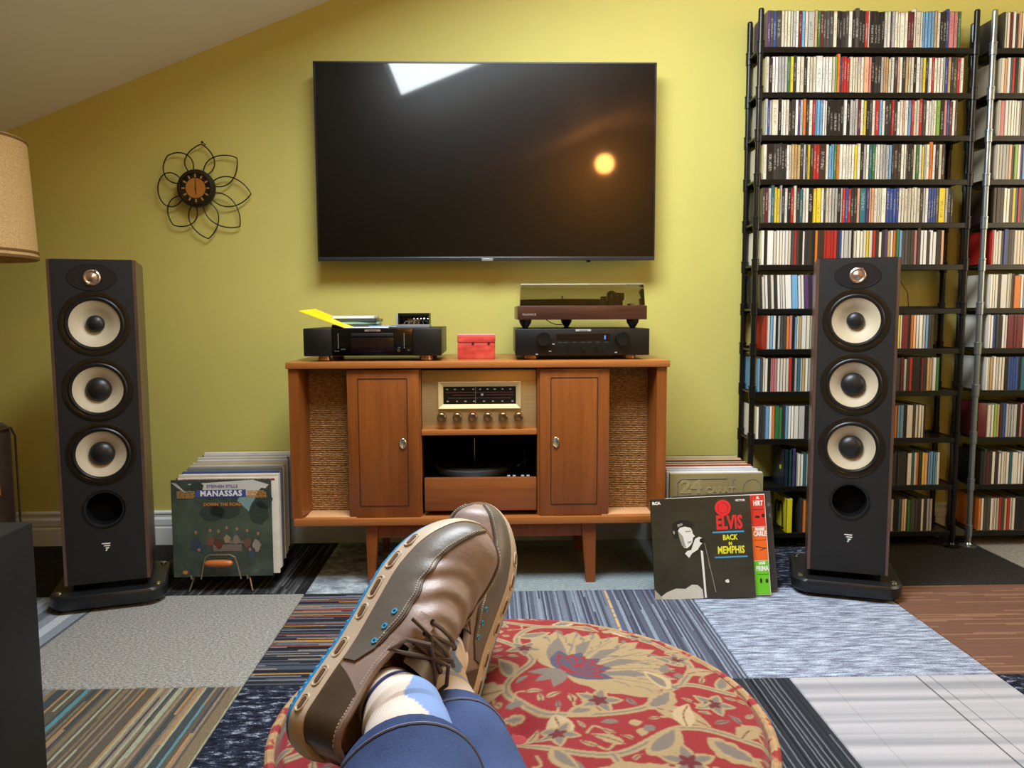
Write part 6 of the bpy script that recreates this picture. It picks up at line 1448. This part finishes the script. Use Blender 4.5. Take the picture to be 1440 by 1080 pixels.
    def at_u(u, side):
        a = math.acos(1-2*u); a = a if side > 0 else 2*math.pi-a
        k = a/(2*math.pi)*n; i = int(k) % n; f_ = k-int(k); p = P[i]*(1-f_)+P[(i+1) % n]*f_; return p
    for side in (1, -1):
        for u, L_ in ((.10, .005), (.20, .0075), (.315, .008), (.46, .005), (.56, .010), (.68, .008), (.78, .006)):
            p = at_u(u, side); q = at_u(min(.98, u+.02), side); tx = (q-p)/np.linalg.norm(q-p); nx = np.array([-tx[1], tx[0]])*side
            fr = Matrix(((tx[0], 0, nx[0], p[0]), (tx[1], 0, nx[1], p[1]), (0, 1, 0, 0.0205), (0, 0, 0, 1)))
            fr.translation = Vector(spring(tuple(fr.translation)))
            st = [(L_*math.copysign(1, math.cos(v))*.6+.0032*math.cos(v), .0032*math.sin(v)) for v in [2*math.pi*k/20+.01 for k in range(20)]]
            MB().prism(st, -0.002, 0.0006, M=G @ fr).build('sole_slot', SHOE_SLOT, base, world=True)
            MB().tube([(x*1.40, y*1.75, -0.0003) for x, y in st], 0.0011, 6, closed=True, M=G @ fr).build('slot_rim', SHOE_SOLE, base, world=True)
    # blue eyelets on the rand
    b = MB()
    for s in (0, 1):
        for u in (.365, .425, .485):
            t = .135 if s == 0 else .865; p = Vector(spring(upper(u, t)+unorm(u, t)*.0024)); nn = unorm(u, t)
            MB().lathe([(0.0016, -.0005), (0.0032, -.0005), (0.0032, .0008), (0.0016, .0008)], 14, closed=True, M=G @ Matrix.Translation(p) @ nn.to_track_quat('Z', 'Y').to_matrix().to_4x4()).build('eyelet', mat('eyelet_blue', (60, 160, 214), 0.4), base, world=True)
    # eyestay flaps, tongue and laces
    es = lambda u: .33
    b = MB(); patch(b, .395, .52, lambda u: .28, lambda u: .405, .0026, 12, 8, G); patch(b, .395, .52, lambda u: .595, lambda u: .72, .0026, 12, 8, G)
    b.build('eyestay', SHOE_TAN, base, world=True, smooth=50)
    b = MB()
    rows = []
    for i in range(9):
        f_ = i/8; xx = .50-.14*f_; row = []
        for j in range(9):
            v = -1+2*j/8; row.append(spring((xx*SHOE_L-0.006*f_, v*.024, Z_S+.068+.016*f_-.010*v*v)))
        rows.append(row)
    b.grid(rows, M=G); b.build('tongue', SHOE_DARK, base, world=True)
    b = MB(); eyes = []
    for u in (.42, .46, .505):
        eyes.append([Vector(spring(upper(u, t)+unorm(u, t)*.004)) for t in (.385, .615)])
    for a, c in ((0, 0), (1, 1), (2, 2), (0, 1), (1, 2)):
        p, q = eyes[a][0], eyes[c][1]; m_ = (p+q)/2+Vector((0, 0, .008)); b.tube([p, (p+m_)/2+Vector((0, 0, .002)), m_, (q+m_)/2+Vector((0, 0, .002)), q], .0022, 7, M=G, flat=.6)
    ctr = (eyes[0][0]+eyes[0][1])/2+Vector((0, 0, .008))
    for s in (1, -1):
        b.tube([ctr, ctr+Vector((.004, s*.016, .006)), ctr+Vector((-.006, s*.034, -.004)), ctr+Vector((-.020, s*.036, -.016)), ctr+Vector((-.012, s*.020, -.004)), ctr], .0022, 7, M=G)
        b.tube([ctr, ctr+Vector((.012, s*.018, .002)), ctr+Vector((.016, s*.036, -.014))], .0021, 7, M=G)
    b.build('lace', LACE, base, world=True)
    b = MB()
    for e_ in eyes:
        for p in e_: b.lathe([(0, 0), (0.0030, 0), (0.0030, .001), (0, .001)], 12, M=G @ Matrix.Translation(p-Vector((0, 0, .001))))
    b.build('lace_hole', black_matte, base, world=True)['kind'] = 'stuff'
    return base

def frame(origin, toe, upv):
    X = Vector(toe).normalized(); Z = Vector(upv); Z = (Z-X*Z.dot(X)).normalized(); Y = Z.cross(X)
    m = Matrix((X, Y, Z)).transposed().to_4x4(); m.translation = Vector(origin); return m
LEFT_M = frame((-0.193, 0.717, 0.466), (0.520, 0.640, 0.560), (0.671, -0.700, 0.20))
RIGHT_M = frame((-0.060, 0.884, 0.378), (0.200, 0.62, 0.75), (-0.255, -0.78, 0.56))
def ring_tube(path, radii, n=28, up=None):
    P = [Vector(p) for p in path]; k = len(P); rows = []
    u = None
    for i in range(k):
        t = (P[min(k-1, i+1)]-P[max(0, i-1)]).normalized()
        if u is None: u = t.cross(Vector((0, 0, 1))).normalized()
        u = (u-t*u.dot(t)).normalized(); w_ = t.cross(u); r = radii[i] if isinstance(radii[i], tuple) else (radii[i], radii[i])
        rows.append([P[i]+u*r[0]*math.cos(2*math.pi*j/n)+w_*r[1]*math.sin(2*math.pi*j/n) for j in range(n)])
    return rows
def spline(pts, m=8):
    P = [Vector(p) for p in pts]; Q = [2*P[0]-P[1]]+P+[2*P[-1]-P[-2]]; o = []
    for k in range(1, len(Q)-2):
        for i in range(m):
            t = i/m; a, b, c, d = Q[k-1:k+3]; o.append(0.5*((2*b)+(c-a)*t+(2*a-5*b+4*c-d)*t*t+(3*b-a-3*c+d)*t**3))
    return o+[P[-1]]
def build_person():
    e = thing('person', 'seated person in blue jeans with crossed ankles and boat shoes', 'person', (0, 0.3, 0))
    build_shoe(e, LEFT_M, False, 'brown boat shoe with blue outsole, nearer the viewer')
    build_shoe(e, RIGHT_M, True, 'brown boat shoe with blue outsole, tucked behind the other')
    dn = NT('denim'); v = dn.coords((1, 1, 1)); f = dn.noise(v, 9, 4); g = dn.noise(dn.coords((700, 700, 700)), 1.0, 2)
    dn.col(dn.ramp(dn.math('ADD', dn.math('MULTIPLY', f, .7), dn.math('MULTIPLY', g, .3)), [(0.3, lin((48, 62, 98))), (0.7, lin((78, 98, 146)))])); dn.bump(g, 0.4, 0.001); dn.set(0.85, spec=0.15)
    sk = NT('sock_knit'); at_ = sk.n('Attribute'); at_.attribute_name = 'Col'; sk.col(at_.outputs['Color']); w_ = sk.n('TexWave'); w_.inputs['Scale'].default_value = 220; sk.l(sk.coords(), w_.inputs['Vector']); sk.bump(w_.outputs['Fac'], 0.25, 0.001); sk.set(0.9, spec=0.1)
    jeans = MB()
    hips = [Vector((0.105, -0.12, 0.47)), Vector((-0.105, -0.12, 0.47))]
    for M, knee, hip, side in ((LEFT_M, Vector((-0.02, 0.30, 0.42)), hips[0], 0), (RIGHT_M, Vector((0.06, 0.32, 0.37)), hips[1], 1)):
        loc = lambda x, y, z: M @ Vector((x, y, z))
        a0 = loc(.075, -.003, .036); a1 = loc(.070, -.006, .075); a2 = loc(.052, -.014, .118) if side == 0 else loc(.045, 0, .105); d = (knee-a2).normalized()
        sock = spline([a0, a1, a2, a2+d*0.065, a2+d*0.13], 30)
        rad = []
        for i in range(len(sock)):
            t = i/(len(sock)-1); r = .023+.015*min(1, max(0, t-.12)*3.2)+.008*max(0, t-.4); r *= 1+0.022*math.sin(34*t)*(1 if t > .25 else 0)
            rad.append((r, r*1.12) if t < .5 else (r*1.04, r*1.06))
        rows = ring_tube(sock, rad, 96)
        b = MB(); b.grid(rows, wrap=True)
        o = b.build('sock', sk.m, e, world=True, smooth=80)
        base = np.array(lin((226, 214, 204))[:3]); bl = np.array(lin((128, 156, 208))[:3]); nv = np.array(lin((50, 56, 92))[:3]); br = np.array(lin((176, 136, 112))[:3])
        cols = []
        nr = len(rows)
        for i in range(nr):
            for j in range(96):
                t = i/(nr-1); a = j/96; c = base.copy()
                for c0, w0 in ((.12, .16), (.62, .16)):
                    dd = abs(((a-c0+.5) % 1)-.5)/w0+abs(t-.50)/.22
                    if dd < 1: c = bl
                    elif dd < 1.25: c = base*.9+br*.1
                if .30 < t < .335 or .22 < t < .245: c = nv if abs(((a-.85+.5) % 1)-.5) < .22 else c
                if .70 < t < .74: c = bl*.6+base*.4
                cols.append((*c, 1))
        ca = o.data.color_attributes.new('Col', 'FLOAT_COLOR', 'POINT'); ca.data.foreach_set('color', np.array(cols, np.float32).ravel())
        # trouser leg: hem, shin, knee, thigh
        c0 = a2+d*(0.046 if side == 0 else 0.105)
        L_ = (knee-c0).length
        path = spline([c0, c0+d*L_*.35, c0+d*L_*.7, knee, knee*.5+hip*.5+Vector((0, 0, .02)), hip], 9)
        k = len(path); rd = []
        for i in range(k):
            t = i/(k-1); r = .058+.032*min(1, t*1.6); r *= 1+.018*math.sin(40*t)*(1-t)
            rd.append((r*1.05, r*.96))
        rows = ring_tube(path, rd, 40)
        for i, row in enumerate(rows):
            wgt = max(0, 1-i/8)
            for j in range(40): row[j] = row[j]+(row[j]-path[i])*(.05*wgt*math.sin(j*2*math.pi/40*3+i*.5))
        inner = [[path[0]+(p-path[0])*.90+d*.004 for p in rows[0]], [path[2]+(p-path[2])*.90 for p in rows[2]]]
        jeans.grid(list(reversed(inner))+rows, wrap=True)
        hem = MB(); hem.tube([path[1]+(p-path[1])*1.012 for p in rows[1]], .0012, 5, closed=True)
        hem.build('hem_stitch', mat('denim_thread', (120, 132, 168), 0.8), e, world=True)
    # seat of the trousers joins both legs
    nu = 14; rows = []
    for i in range(nu+1):
        th = math.pi*i/nu; x = -.17*math.cos(th); s = math.sin(th)**.7
        rows.append([(x, -.14+.12*s*math.cos(2*math.pi*j/24), .475+.105*s*math.sin(2*math.pi*j/24)) for j in range(24)])
    jeans.grid(rows, wrap=True)
    jeans.build('jeans', dn.m, e, world=True, smooth=80)
build_person()
